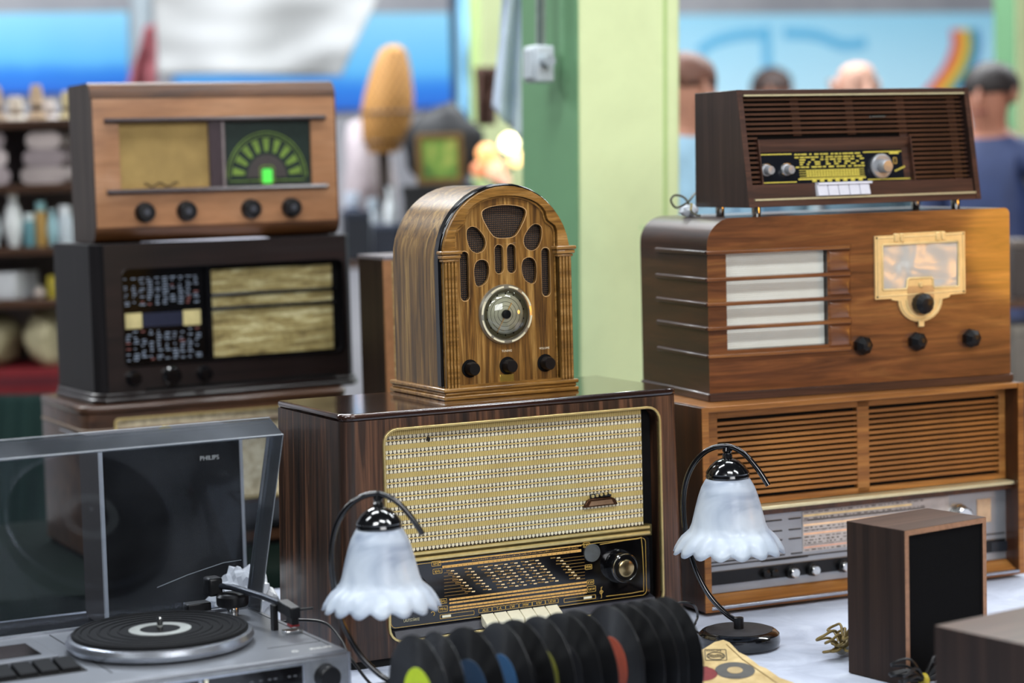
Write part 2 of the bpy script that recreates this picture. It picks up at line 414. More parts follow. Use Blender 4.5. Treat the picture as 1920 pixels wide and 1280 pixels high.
def mural(name, stops, axis=2):
    t = NT(name); g = t.sep(t.coords('Generated'))[axis]; n = t.noise(t.coords('Generated'), 3, 4)
    f = t.math('ADD', g, t.math('MULTIPLY', t.math('SUBTRACT', n, .5), .12))
    return t.fin(t.ramp(f, [(p, rgb(c)) for p, c in stops]), .7)

# ================================================================== SETTING
FLOOR = -0.74
TH = 0.47                                  # the hall, its pillars and the tables share this angle
UX = Vector((math.cos(TH), math.sin(TH), 0)); VY = Vector((-math.sin(TH), math.cos(TH), 0))
def uv(u, v, z=0): return UX * u + VY * v + Vector((0, 0, z))
def rotmb(mb): return mb.warp(lambda x, y, z: tuple(uv(x, y, z)))
def wall_grey():
    t = NT('grey_stone_wall'); n = t.noise(t.coords(), 1.2, 5, .6)
    return t.fin(t.ramp(n, [(.3, rgb('#85858c')), (.7, rgb('#a9a8ad'))]), .9)
M_WALL = wall_grey()
M_FLOOR = plain('concrete_floor', '#8d8a86', .7, var=.15, vs=4)
tag(rotmb(MB().box(-14, 22, -4, 13, FLOOR - .1, FLOOR)).build('floor', M_FLOOR, smooth=False), kind='structure', label='grey concrete hall floor')
M_RACK = None
tag(rotmb(MB().box(-14, 22, 11.0, 11.3, FLOOR, 4.6)).build('wall_back', M_WALL, smooth=False), kind='structure', label='grey wall at the back of the hall')
WALLP = uv(0, 11.0)
def wallpt(px, py, off=0.):
    return onplane(px, py, WALLP - VY * off, VY)
def wall_panel(name, corners, off, mat, thick=.03, parent=None, label=None, cat='mural'):
    """a flat panel that hangs on the back wall; corners are its outline on the wall plane"""
    ps = [wallpt(*c, off) for c in corners]
    c0 = sum(ps, Vector()) / len(ps)
    mb = MB().loft([[tuple(p - c0) for p in ps], [tuple(p + VY * thick - c0) for p in ps]])
    o = mb.build(name, mat, None, smooth=False); o.location = c0
    if parent: o.parent = parent; o.matrix_parent_inverse = parent.matrix_world.inverted()
    else: tag(o, label, cat)
    return o

# ---- pillars
def pillar(name, label, corner, s, wl, lean=0., z1=4.4, strip=True, green=True):
    """square hall pillar with green left face and pale front face; corner = its nearest vertical edge"""
    p = thing(name, label, 'pillar', corner, TH)
    p.rotation_euler = (0, lean, TH)
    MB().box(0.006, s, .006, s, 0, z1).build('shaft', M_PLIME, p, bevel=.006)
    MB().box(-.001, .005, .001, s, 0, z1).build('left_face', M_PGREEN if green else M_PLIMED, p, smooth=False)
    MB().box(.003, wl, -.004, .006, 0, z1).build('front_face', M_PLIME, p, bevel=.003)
    if strip:
        MB().box(wl - .038, wl - .028, -.0055, -.004, 0, z1).build('seam', M_PLIMED, p, smooth=False)
    return p
main_p = pillar('pillar', 'pale lime and green pillar with grey electrical box behind the arched radio', (.131, 4.92, FLOOR), .275, .262, lean=-.0035)
main_p.rotation_euler = (0.0, .022, TH)
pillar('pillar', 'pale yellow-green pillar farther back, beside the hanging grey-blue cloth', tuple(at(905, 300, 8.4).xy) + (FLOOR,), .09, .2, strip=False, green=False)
pillar('pillar', 'green pillar at the right edge behind the radios', tuple(at(1906, 300, 8.6).xy) + (FLOOR,), .13, .2, strip=False)
# electrical box and conduit on the main pillar's left face
Mq = main_p
eb = thing('electrical_box', 'small grey junction box with conduit on the green pillar face', 'electrical box', (0, 0, 0))
M_EBOX = plain('pale_grey_plastic', '#b9c2c8', .45, var=.05)
ebp = at(1036, 120, 4.99); eb.location = ebp; eb.rotation_euler = (0, .022, TH)
MB().box(-.05, .0, -.012, .05, -.042, .042).build('box_body', M_EBOX, eb, bevel=.006)
MB().box(-.056, -.05, -.004, .042, -.034, .034).build('box_cover', M_EBOX, eb, bevel=.003)
MB().lathe([(.014, 0), (.014, .03), (.01, .03)], (-.028, -.012, .005), 'y', 14).build('socket', plain('socket_grey', '#9aa4aa', .5), eb)
MB().tube([(-.02, .02, .03), (-.018, .022, .2), (-.012, .022, .9), (-.012, .022, 1.6)], .012, 10).build('conduit', plain('grey_conduit', '#8b9690', .5), eb)
MB().tube([(-.03, .005, .03), (-.026, .006, .3), (-.03, .006, 1.6)], .006, 8).build('cable', plain('dark_cable', '#4a5a54', .6), eb)

# ---- tables with white cloths
def table(label, u0, u1, v0, v1, clabel, cmat):
    c = uv((u0 + u1) / 2, (v0 + v1) / 2)
    t = thing('market_table', label, 'table', (c.x, c.y, FLOOR), TH)
    a, b = (u1 - u0) / 2, (v1 - v0) / 2; h = -FLOOR
    MB().box(-a + .01, a - .01, -b + .01, b - .01, h - .035, h - .006).build('table_top', W_L1, t, bevel=.003)
    for sx in (-1, 1):
        for sy in (-1, 1):
            x, y = sx * (a - .08), sy * (b - .08)
            MB().box(x - .025, x + .025, y - .025, y + .025, 0, h - .035).build('leg', W_L1, t, bevel=.004)
    n, m = 60, 40; mb = MB(); H0 = h - .0045
    def P(i, j):
        x = -a - .16 + (2 * a + .32) * i / n; y = -b - .16 + (2 * b + .32) * j / m
        ox = max(0, abs(x) - a - .004); oy = max(0, abs(y) - b - .004); d = math.hypot(ox, oy)
        if d > 0:
            wob = .014 * math.sin(x * 23 + y * 19)
            xx = math.copysign(a + .006 + min(ox, .01) + (wob + .014 if ox else 0), x) if ox else x
            yy = math.copysign(b + .006 + min(oy, .01) + (wob + .014 if oy else 0), y) if oy else y
            return (xx, yy, H0 + .0 - max(0, d - .006) * 1.6)
        return (x, y, H0 + .0)
    vs = [P(i, j) for j in range(m + 1) for i in range(n + 1)]
    fs = [(j * (n + 1) + i, j * (n + 1) + i + 1, (j + 1) * (n + 1) + i + 1, (j + 1) * (n + 1) + i) for j in range(m) for i in range(n)]
    mb.add(vs, fs); o = mb.build('tablecloth', cmat, None, ang=80); o.location = (c.x, c.y, FLOOR); o.rotation_euler = (0, 0, TH)
    so = o.modifiers.new('thick', 'SOLIDIFY'); so.thickness = .003; so.offset = 1
    tag(o, clabel, 'tablecloth')
table('long market table under the front row of radios and lamps', .0, 3.1, 2.1, 3.93, 'white cloth under the table lamps and the front radios', M_TCLOTH)
table('second market table behind, carrying the stack of three radios', .45, 2.15, 4.12, 5.02, 'dark green cloth on the rear table under the stacked radios', plain('dark_green_cloth', '#07140f', .9, vs=8, spec=.08))

# ================================================================== CENTRE RADIO
def rot_loc(x, y, th, lx, ly, z=0): return (x + lx * math.cos(th) - ly * math.sin(th), y + lx * math.sin(th) + ly * math.cos(th), z)
def knob(name, x, z, y, r, h, mat, parent, n=28, prof=None, axis='y'):
    prof = prof or [(r, 0), (r, h * .75), (r * .9, h * .95), (r * .75, h), (0, h)]
    return MB().lathe(prof, (x, y, z), axis, n).build(name, mat, parent)

def centre_radio():
    t = thing('table_radio', 'large walnut valve radio with gold banded cloth and black dial, under the arched radio', 'radio', (.0066, 3.5972, 0), .4751)
    Wb, Wt, D, H = .327, .317, .288, .405
    def outline(hw, y0):
        r = .024; pts = []
        for cx_, a0 in ((-hw + r, pi), (hw - r, 1.5 * pi)):
            for i in range(7):
                a = a0 + .5 * pi * i / 6; pts.append((cx_ + r * math.cos(a), y0 + r + r * math.sin(a)))
        return pts + [(hw, D), (-hw, D)]
    rings = []
    for k in range(7):
        f = k / 6; hw = Wb + (Wt - Wb) * f
        rings.append([(x, y, .012 + (H - .012) * f) for x, y in outline(hw, 0)])
    b = MB().loft(rings).build('cabinet', W_WALNUT, t)
    cut(b, MB().prism(rrect(-.2455, .2735, .039, .3855, .024), -.02, .03))
    tp = [(x, y) for x, y in outline(.3185, -.001)]
    MB().slab(tp, H, .4173).build('top_panel', W_WALNUT_D, t, bevel=.005, seg=3)
    MB().slab([(x * .985, y * .985 + .003) for x, y in outline(Wb, 0)], .0, .012).build('plinth', M_BLACKM, t)
    MB().ring(rrect(-.2495, .2775, .035, .3895, .026), rrect(-.2455, .2735, .039, .3855, .0225), -.0045, .006).build('bezel', M_GOLD, t, bevel=.001)
    MB().prism(rrect(-.2450, .2730, .0395, .385, .022), .0275, .0292).build('recess_lining', M_BLACKM, t)
    MB().loft([[(-.2445, .010, .1815), (.245, .010, .1815), (.245, .010, .3835), (-.2445, .010, .3835)], [(-.2445, .026, .1815), (.245, .026, .1815), (.245, .026, .3835), (-.2445, .026, .3835)]]).build('speaker_cloth', M_BAND, t, smooth=False)
    # torn spot in the cloth
    tr = smoothpoly([(-.163 + .006 * random.uniform(.4, 1.2) * math.cos(i * pi / 5), .3655 + .005 * random.uniform(.4, 1.2) * math.sin(i * pi / 5)) for i in range(10)], 1)
    MB().prism(tr, .0092, .0105).build('cloth_tear', plain('dark_tear', '#1b140c', .9), t, smooth=False)
    for z, r in ((.1775, .0028), (.1675, .0036)):
        MB().tube([(-.244, .007, z), (.255, .007, z)], r, 10).build('trim_bar', M_GOLD, t)
    MB().box(-.244, .262, .0105, .026, .162, .181).build('trim_backing', plain('olive_strip', '#6b5f38', .35, .6), t, smooth=False)
    # dial
    MB().prism(rrect(-.2425, .2535, .0575, .1625, .008), .006, .026).build('dial_glass', M_DIALBLK, t)
    yd = .0058
    MB().ring(rrect(-.2415, .2465, .0588, .1605, .009), rrect(-.2408, .2458, .0595, .1598, .0084), yd - .0003, yd + .001).build('dial_line', M_GOLDP, t, smooth=False)
    bars = [(-.152, .1185, .1590, .0022), (-.1455, .118, .1505, .0044), (-.1345, .127, .0945, .0032), (-.1345, .127, .0885, .0030), (-.1345, .127, .0815, .0034), (-.1345, .127, .0765, .0026)]
    for x0, x1, z, h in bars:
        MB().box(x0, x1, yd - .0004, yd + .001, z - h / 2, z + h / 2).build('scale_bar', M_AMBER, t, smooth=False)
    tk = MB()
    for x0, x1, z, h in bars:
        k = x0 + .004
        while k < x1:
            tk.box(k, k + .0008, yd - .0006, yd, z - h * .35, z + h * .1); k += random.choice((.007, .009, .012))
    k = -.132
    while k < .125: tk.box(k, k + .0008, yd - .0006, yd, .0725, .0745); k += .006
    tag(tk.build('scale_ticks', plain('dark_print', '#3a2508', .6), t, smooth=False), kind='stuff')
    dash = MB(); names = MB()
    for x0 in (-.130, -.099, -.068, -.048, -.031, -.011, .009, .029, .071):
        for r in range(8):
            z = .1425 - r * .0056; x = x0 + r * .0052 + random.uniform(-.001, .001)
            dash.box(x, x + .0062, yd - .0004, yd + .001, z - .0009, z + .0009)
            L = random.uniform(.006, .013)
            for q in range(int(L / .0016)):
                names.box(x - L + q * .0016 - .001, x - L + q * .0016, yd - .0003, yd + .001, z + .0002, z + random.uniform(.0014, .0022))
    for r in range(8):
        z = .1405 - r * .0056
        names.box(-.143, -.128 + r * .004, yd - .0003, yd + .001, z - .0002, z + .0002); names.box(.078 + r * .004, .124, yd - .0003, yd + .001, z - .0002, z + .0002)
    for q in range(60): names.box(-.09 + q * .0034, -.088 + q * .0034, yd - .0003, yd + .001, .1548, .1548 + random.uniform(.0006, .0018))
    tag(dash.build('station_marks', plain('pale_amber_print', '#f0cf98', .5), t, smooth=False), kind='stuff')
    tag(names.build('station_names', plain('dull_gold_print', '#a9813f', .5), t, smooth=False), kind='stuff')
    def boxed(s, x, z, w=.017, h=.0085, size=.0066):
        o = MB().ring(rrect(x - w / 2, x + w / 2, z - h / 2, z + h / 2, .0012, 2), rrect(x - w / 2 + .0006, x + w / 2 - .0006, z - h / 2 + .0006, z + h / 2 - .0006, .0008, 2), yd - .0004, yd + .001).build('label_box', M_GOLDP, t, smooth=False)
        text(s, size, x, z - size * .35, yd - .0003, M_GOLDP, o, align='CENTER')
    boxed('kHz', -.1565, .1578); boxed('kHz', -.1545, .1448); boxed('MHz', -.1475, .0935); boxed('MHz', -.1465, .0805, h=.010)
    boxed('LW', .1205 + .008, .1590, .013); boxed('MW', .1265 + .005, .1204, .014); boxed('KW', .1345, .0934, .014); boxed('UKW', .1365, .0815, .017, .010, .0055)
    for i, s in enumerate(('AUS', 'T-A', 'LW', 'MW', 'KW', 'UKW')): boxed(s, -.0682 + i * .0254, .0692, .0252, .0075, .0062)
    text('LAUTSTÄRKE', .0068, -.219, .0668, yd - .0003, M_CREAMT, t, sx=.72)
    for x0, x1 in ((-.1525, -.089), (.082, .1445)):
        o = MB().ring(rrect(x0, x1, .0640, .0712, .001, 2), rrect(x0 + .0006, x1 - .0006, .0646, .0706, .0008, 2), yd - .0004, yd + .001).build('slider_window', M_GOLDP, t, smooth=False)
        xx = x0 + .012 if x0 < 0 else x1 - .016
        MB().box(xx - .008, xx + .008, yd - .0012, yd + .001, .0656, .0696).build('slider', M_IVORY, o, bevel=.0005)
    # clef signs
    sp = [(.1555 + .0036 * math.cos(a) * (1 - a / 14), yd - .0003, .0735 + .004 * math.sin(a) * (1 - a / 14)) for a in [i * .4 for i in range(24)]]
    MB().tube([(.1545, yd, .0635), (.1562, yd, .0645), (.1555, yd, .079), (.1575, yd, .0835), (.1545, yd, .081)] , .0005, 6).build('treble_clef', M_GOLDP, t)
    MB().tube(sp, .0005, 6).build('treble_clef_curl', M_GOLDP, t)
    MB().tube([(-.1655 + .0035 * math.cos(a), yd, .0745 + .0035 * math.sin(a)) for a in [2.6 - i * .35 for i in range(12)]], .0006, 6).build('bass_clef', M_GOLDP, t)
    # thin gilt frame beside the tuning knob
    MB().tube(spline([(.155, yd, .157), (.228, yd, .1590), (.2385, yd, .153), (.2405, yd, .075), (.2325, yd, .066), (.165, yd, .0655)], 5), .0006, 6).build('gilt_line', M_GOLDP, t)
    knob('magic_eye', .1385, .1445, .006, .0152, .003, M_GREY, t, prof=[(.0155, 0), (.0155, .003), (.0140, .0032), (.0138, .002), (0, .0035)])
    for x in (-.203, .192):
        k = thing_part = knob('tuning_knob', x, .1155, .006, .0285, .02, M_BLACK, t, prof=[(.0295, 0), (.029, .006), (.026, .020), (.022, .0235), (0, .0235)])
        MB().lathe([(.0285, .002), (.0292, .004), (.0285, .006), (.0278, .004)], (x, .006, .1155), 'y', 40, cap=False).build('knob_ring', M_CHROME, k)
        MB().lathe([(.0242, .0205), (.0247, .022), (.0240, .0235), (.0232, .022)], (x, .006, .1155), 'y', 40, cap=False).build('knob_ring', M_CHROME, k)
        MB().lathe([(.0152, .023), (.0150, .0262), (.0125, .0275), (0, .0268)], (x, .006, .1155), 'y', 32).build('knob_cap', M_BRASS, k)
    # ledge and piano keys
    MB().loft([[(-.243, .022, .0405), (.262, .022, .0405), (.262, .022, .0575), (-.243, .022, .0575)], [(-.236, -.003, .0405), (.262, -.003, .0405), (.262, .004, .0535), (-.236, .004, .0535)]]).build('ledge', plain('dark_grey_ledge', '#34343a', .3, coat=.3), t)
    for i in range(6):
        x = -.0778 + i * .0245
        MB().loft([[(x, .004, .0445), (x + .0232, .004, .0445), (x + .0232, .004, .0635), (x, .004, .0635)], [(x, -.014, .041), (x + .0232, -.014, .041), (x + .0232, -.014, .0535), (x, -.014, .0535)], [(x + .001, -.0165, .042), (x + .0222, -.0165, .042), (x + .0222, -.0165, .0515), (x + .001, -.0165, .0515)]]).build('piano_key', M_IVORY, t, bevel=.001)
    # badge on the cloth
    bg = MB().prism([(.1255, .2235), (.1925, .2235), (.186, .2345), (.179, .2375), (.138, .2375), (.132, .2345)], .004, .011).build('badge', plain('bronze_badge', '#4a2f1c', .25, .8), t, bevel=.001)
    MB().prism([(.134, .2258), (.183, .2258), (.179, .2335), (.139, .2335)], .003, .006).build('badge_plate', plain('copper_plate', '#b08a6a', .25, .9), bg)
    for i in range(5):
        MB().lathe([(.0028, 0), (.0028, .002), (.0012, .002)], (.143 + i * .0085, .006, .2418 + .0008 * i), 'y', 10).build('badge_letter', M_GOLD, bg)
    MB().box(.139, .181, .006, .010, .2372, .246).build('badge_crest', M_BLACK, bg, bevel=.002)
    return t
centre_radio()

# ================================================================== ARCHED (CATHEDRAL) RADIO
def arch(hw, zs, zb, n=22, flat=1.0):
    return [(-hw, zb), (hw, zb)] + [(hw * math.cos(pi * i / n), zs + hw * flat * math.sin(pi * i / n)) for i in range(n + 1)]
def arched_radio():
    z0 = .4173
    t = thing('arched_radio', 'arched oak radio with round glass dial standing on the walnut radio', 'radio', (-.0003, 3.6809, z0), .4872)
    for x, y0, y1, za, zb in ((.1305, 0, .222, 0, .0075), (.1275, .003, .219, .0075, .0135), (.1305, 0, .222, .0135, .0205)):
        MB().box(-x, x, y0, y1, za, zb).build('base_moulding', W_OAK_F, t, bevel=.0025, seg=3)
    O = arch(.124, .236, .0205)
    MB().prism(O, .034, .205).build('cabinet', W_OAK_S, t)
    MB().ring(arch(.1272, .236, .0205), arch(.117, .236, .0205), .016, .0355).build('edge_band', M_BLACK, t, bevel=.003, seg=3)
    # front frame with stepped inner opening
    inner = [(-.099, .0207), (.099, .0207), (.099, .279), (.0955, .288), (.082, .2975), (.079, .304)]
    n = 14; hx, z1, zt = .079, .304, .3425
    inner += [(hx * math.cos(pi * i / n), z1 + (zt - z1) * math.sin(pi * i / n)) for i in range(1, n)]
    inner += [(-.079, .304), (-.082, .2975), (-.0955, .288), (-.099, .279)]
    fo = arch(.1225, .236, .0205)
    panel('front_frame', [fo, [(x * .999, z) for x, z in inner][2:] + [(-.099, .0235), (.099, .0235)]], .008, .021, W_OAK_F, t, bevel=.0015)
    fr = panel('front_frame_lip', [[(x * .975, z - .001) for x, z in inner], [(x * .95, z - .0035) for x, z in inner]], .013, .02, W_OAK_F, t)
    # grille panel
    top = [(-.0455, .3117), (-.036, .3225), (0, .3272), (.036, .3225), (.0455, .3117), (.0265, .278), (.015, .2695), (-.015, .2695), (-.0265, .278)]
    lg = [(-.0745, .2829), (-.0662, .2922), (-.0520, .2905), (-.0352, .2687), (-.0385, .2512), (-.0535, .2444), (-.0692, .254)]
    l2 = [(-.0605, .2345), (-.0312, .2345), (-.0318, .1995), (-.0505, .1872), (-.0605, .1935)]
    bar = rrect(-.0872, -.0702, .166, .250, .0084)
    c1 = rrect(-.0205, -.0035, .2092, .2590, .0084)
    holes = [smoothpoly(top, 2), smoothpoly(lg, 2), smoothpoly(l2, 2), bar, c1]
    holes = holes + [mirror(h) for h in holes[1:]]
    panel('front_panel', [[(x * .985, z) for x, z in inner]] + holes, .0165, .0225, W_OAK, t, bevel=.0006)
    for h in holes:
        cx_ = sum(p[0] for p in h) / len(h); cz_ = sum(p[1] for p in h) / len(h)
        big = [(cx_ + (x - cx_) * 1.035, cz_ + (z - cz_) * 1.03) for x, z in h]
        MB().ring(big, h, .0158, .0172).build('grille_edge', plain('pale_wood_edge', '#caa06a', .5) if 'pale_wood_edge' not in bpy.data.materials else bpy.data.materials['pale_wood_edge'], t)
    MB().prism([(x * .98, max(z, .15) - .001) for x, z in inner], .0285, .0295).build('grille_cloth', M_CATHGR, t, smooth=False)
    MB().prism([(x * .985, z) for x, z in inner], .0297, .033).build('backing', M_BLACKM, t)
    # fluted columns and capitals
    for s in (-1, 1):
        x0 = s * .1105
        c = MB().box(x0 - .0125, x0 + .0125, .0062, .012, .0205, .234).build('column', W_OAK_S, t)
        for k in range(4):
            xx = x0 - .0093 + k * .0062
            MB().tube([(xx, .004, .0205), (xx, .004, .234)], .0024, 8).build('flute', W_OAK_F, c)
        for za, zb, e in ((.2335, .2385, .002), (.239, .2455, .0045), (.246, .2525, .0065)):
            MB().box(x0 - .0135 - e, x0 + .0135 + e, .0035 - e, .018, za, zb).build('capital', W_OAK_F, t, bevel=.0022, seg=3)
    # dial
    dx, dz = -.0035, .1395
    d = MB().lathe([(.0512, 0), (.0515, .004), (.049, .0075), (.0445, .0082), (.0425, .006), (.0425, 0)], (dx, .0165, dz), 'y', 56, cap=False).build('dial_bezel', plain('pale_nickel', '#bdb9a8', .28, .85, var=.08), t)
    for a0, a1 in ((15, 50), (62, 84), (96, 128), (150, 178), (190, 228), (236, 262), (280, 316), (328, 355)):
        pts = [(R(a0 + (a1 - a0) * i / 6)) for i in range(7)]
        poly = [(dx + .0488 * math.cos(a), dz + .0488 * math.sin(a)) for a in pts] + [(dx + .0458 * math.cos(a), dz + .0458 * math.sin(a)) for a in reversed(pts)]
        MB().prism(poly, .0078, .0095).build('bezel_inlay', plain('bezel_cream', '#e0d8b8', .4) if 'bezel_cream' not in bpy.data.materials else bpy.data.materials['bezel_cream'], d)
    MB().lathe([(.0424, 0), (.0424, .002), (0, .002)], (dx, .0165, dz), 'y', 40).build('dial_face', plain('dial_face_olive', '#c4c1a6', .4, .1), t)
    for r in (.014, .021, .028, .035):
        MB().lathe([(r, .0021), (r + .0004, .0024), (r + .0008, .0021)], (dx, .0165, dz), 'y', 40, cap=False).build('dial_ring', plain('dial_ring', '#4c4b3c', .5) if 'dial_ring' not in bpy.data.materials else bpy.data.materials['dial_ring'], d)
    for i in range(14):
        a = i * pi / 7 + .2; x, z = dx + .036 * math.cos(a), dz + .036 * math.sin(a)
        MB().box(x - .0008, x + .0008, .0135, .0145, z - .0014, z + .0014).build('dial_mark', M_BLACKP, d, smooth=False)
    nd = MB()
    c_, s_ = math.cos(R(239)), math.sin(R(239))
    nd.loft([[(dx + s_ * .0008 - c_ * .022, .0112, dz - c_ * .0008 - s_ * .022), (dx - s_ * .0008 - c_ * .022, .0112, dz + c_ * .0008 - s_ * .022), (dx - s_ * .0008 + c_ * .036, .0112, dz + c_ * .0008 + s_ * .036), (dx + s_ * .0008 + c_ * .036, .0112, dz - c_ * .0008 + s_ * .036)],
             [(dx + s_ * .0008 - c_ * .022, .0120, dz - c_ * .0008 - s_ * .022), (dx - s_ * .0008 - c_ * .022, .0120, dz + c_ * .0008 - s_ * .022), (dx - s_ * .0008 + c_ * .036, .0120, dz + c_ * .0008 + s_ * .036), (dx + s_ * .0008 + c_ * .036, .0120, dz - c_ * .0008 + s_ * .036)]])
    nd.build('needle', plain('needle_tan', '#d9a860', .4), t, smooth=False)
    knob('needle_hub', dx, dz, .0125, .0078, .006, M_BLACKP, t)
    MB().lathe([(.0424 * math.cos(a), .006 + .018 * math.sin(a)) for a in [i * .5 * pi / 12 for i in range(13)]], (dx, .0165, dz), 'y', 48, cap=False).build('dial_dome', M_DOME, t)
    for x in (-.0735, -.001, .073):
        k = knob('control_knob', x, .0505, .0165, .0118, .020, M_BLACKP, t, prof=[(.0125, 0), (.0115, .002), (.0112, .017), (.0098, .0195), (0, .0195)])
        MB().lathe([(.0155, 0), (.0155, .0012), (.011, .0012)], (x, .0165, .0505), 'y', 28).build('knob_washer', M_BLACKM, k)
    MB().box(-.0165, .0105, .0152, .0172, .0222, .0360).build('name_plate', plain('brass_plate', '#e0c565', .25, .9), t, bevel=.0006)
    text('VOLUME', .0052, .062, .0745, .0163, plain('pale_print', '#d9cdb4', .6), t, depth=.0002)
    text('TUNING', .0052, -.0115, .0745, .0163, bpy.data.materials['pale_print'], t, depth=.0002)
    return t
arched_radio()

# ================================================================== RIGHT STACK, BOTTOM: long teak radio
def louvre_radio():
    t = thing('louvre_radio', 'long teak radio with louvred front and silver dial, bottom of the right stack', 'radio', (.651, 3.9417, 0), .4261)
    W, D, H = .35, .24, .3737; z0 = .022; rc = .04
    for s in (-1, 1):
        for yy in (.03, .2):
            MB().lathe([(.014, 0), (.017, .006), (0, .006)], (s * .27, yy, 0), 'z', 18).build('foot', M_BLACKM, t)
    for s in (-1, 1):
        x0, x1 = (-W, -W + .012) if s < 0 else (W - .012, W)
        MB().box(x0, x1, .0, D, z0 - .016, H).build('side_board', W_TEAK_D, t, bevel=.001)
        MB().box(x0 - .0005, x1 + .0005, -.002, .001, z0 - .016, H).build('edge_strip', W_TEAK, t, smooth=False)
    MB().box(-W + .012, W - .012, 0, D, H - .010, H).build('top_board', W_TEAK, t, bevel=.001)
    MB().box(-W + .012, W - .012, 0, D, .005, .0095).build('bottom_board', W_TEAK, t, bevel=.001)
    MB().box(-W + .012, W - .012, D - .012, D - .004, z0 - .006, H - .010).build('back_board', M_BLACKM, t, smooth=False)
    # louvred panel: frame and single slats over a dark backing
    zt, zb = .3625, .186
    MB().box(-W + .013, W - .013, rc + .010, rc + .014, zb, zt).build('louvre_backing', M_BLACKM, t, smooth=False)
    for x0, x1 in ((-.337, -.297), (.0005, .0265), (.3225, .337)):
        MB().box(x0, x1, rc - .002, rc + .010, zb, zt).build('stile', W_TEAK, t, bevel=.0006)
    for z_0, z_1 in ((.3475, zt), (zb, .1965)):
        MB().box(-.297, .3225, rc - .002, rc + .010, z_0, z_1).build('rail', W_TEAK, t, smooth=False)
    n = 15; p = (.3475 - .1965) / n
    for x0, x1 in ((-.297, .0005), (.0265, .3225)):
        me = None
        for k in range(n - 1):
            z = .1965 + (k + 1) * p
            if me is None: me = MB().box(x0, x1, rc - .001, rc + .008, -.0028, .0028).mesh('slat')
            o = link('slat', me, W_TEAK, t, smooth=False); o.location = (0, 0, z)
    # gilt strip
    MB().box(-.338, .338, .012, rc + .012, .1775, .1845).build('gilt_strip', M_CREAMT, t, bevel=.0015)
    MB().box(-.338, .338, .020, rc + .014, .1675, .1775).build('strip_under_board', W_TEAK_D, t, smooth=False)  # darker teak board below the gilt strip
    # aluminium dial panel
    MB().box(-.338, .338, rc, rc + .012, .030, .168).build('dial_panel', M_ALU, t, smooth=False)
    y = rc - .0006
    MB().box(-.334, .334, y - .003, y + .001, .0455, .0695).build('control_strip', M_BLACKP, t, smooth=False)
    MB().box(.30, .338, y - .004, y + .001, .0455, .0645).build('strip_end', plain('blue_black', '#1c2026', .3), t, smooth=False)
    MB().box(-.121, .205, y - .0008, y + .001, .0880, .1625).build('scale_window', plain('scale_grey', '#b4aca6', .35, .2), t, smooth=False)
    for k, (z, h, c) in enumerate(((.1545, .0038, '#f5d79a'), (.137, .0036, '#eec79c'), (.1205, .0036, '#e6b590'), (.0955, .003, '#d8a48c'))):
        MB().box(-.119, .12, y - .0014, y + .001, z - h / 2, z + h / 2).build('scale_band', plain('scale_band_%d' % k, c, .35, var=.1), t, smooth=False)
    tk = MB()
    for z in (.1600, .1490, .1318, .1265, .1145, .1085, .1035, .0905):
        x = -.117
        while x < .15:
            L = random.choice((.003, .004, .006, .009)); tk.box(x, x + L, y - .0014, y + .001, z - .0006, z + random.choice((.0006, .0012))); x += L + random.choice((.004, .006, .010))
    for z in (.1455, .1270, .1000): tk.box(-.119, .15, y - .0014, y + .001, z - .0003, z + .0003)
    k = -.11
    while k < .15: tk.box(k, k + .003, y - .0014, y + .001, .1445, .147); k += .0042
    for x0, x1 in ((-.21, -.118), (-.205, -.150), (-.175, -.11)): tk.box(x0, x1, y - .001, y + .001, .0775, .0788)
    tag(tk.build('scale_print', plain('grey_print', '#3c3833', .6), t, smooth=False), kind='stuff')
    for z in (.1515, .1317, .1145):
        for x0, x1 in ((-.334, -.165), (-.150, -.1245)):
            MB().box(x0, x1, y - .0016, y + .001, z - .001, z + .001).build('scale_line', M_BLACKP, t, smooth=False)
    for x0, x1, z in ((-.334, -.160, .0868), (-.146, -.1225, .0868), (-.334, .334, .0805)):
        MB().box(x0, x1, y - .0016, y + .001, z - .0009, z + .0009).build('scale_line', M_BLACKP, t, smooth=False)
    MB().box(-.2255, -.197, y - .0016, y + .001, .109, .1145).build('pilot_light', emit('green_pilot', '#9fe0b8', .8), t, smooth=False)
    for x in (-.149, -.1045, -.038, .03, .09):
        k = knob('control_knob', x, .0545, rc - .003, .0115, .010, M_BLACKP, t, prof=[(.0125, 0), (.0115, .009), (0, .009)])
        MB().lathe([(.0088, .009), (.0088, .018), (.0078, .0192), (0, .0185)], (x, rc - .003, .0545), 'y', 24).build('knob_cap', M_CHROME, k)
    for x in (-.205, -.188):
        k = knob('push_button', x, .057, rc - .003, .008, .012, M_BLACKP, t)
    big = knob('tuning_knob', .228, .122, rc, .021, .022, M_CHROME, t, prof=[(.024, 0), (.023, .004), (.020, .005), (.0195, .020), (.017, .022), (0, .021)])
    MB().box(.27, .302, y - .001, y + .001, .105, .15).build('meter_window', plain('warm_meter', '#c0a282', .35, .2), t, smooth=False)
    # lower slope and silver bar
    MB().loft([[(-.338, rc + .012, .0095), (.338, rc + .012, .0095), (.338, rc + .012, .033), (-.338, rc + .012, .033)], [(-.338, .006, .0095), (.338, .006, .0095), (.338, .006, .0135), (-.338, .006, .0135)]]).build('lower_board', W_TEAK, t, smooth=False)
    MB().box(-.338, .338, -.003, .006, .0095, .0150).build('silver_bar', M_SILVERL, t, bevel=.001)
    return t
louvre_radio()

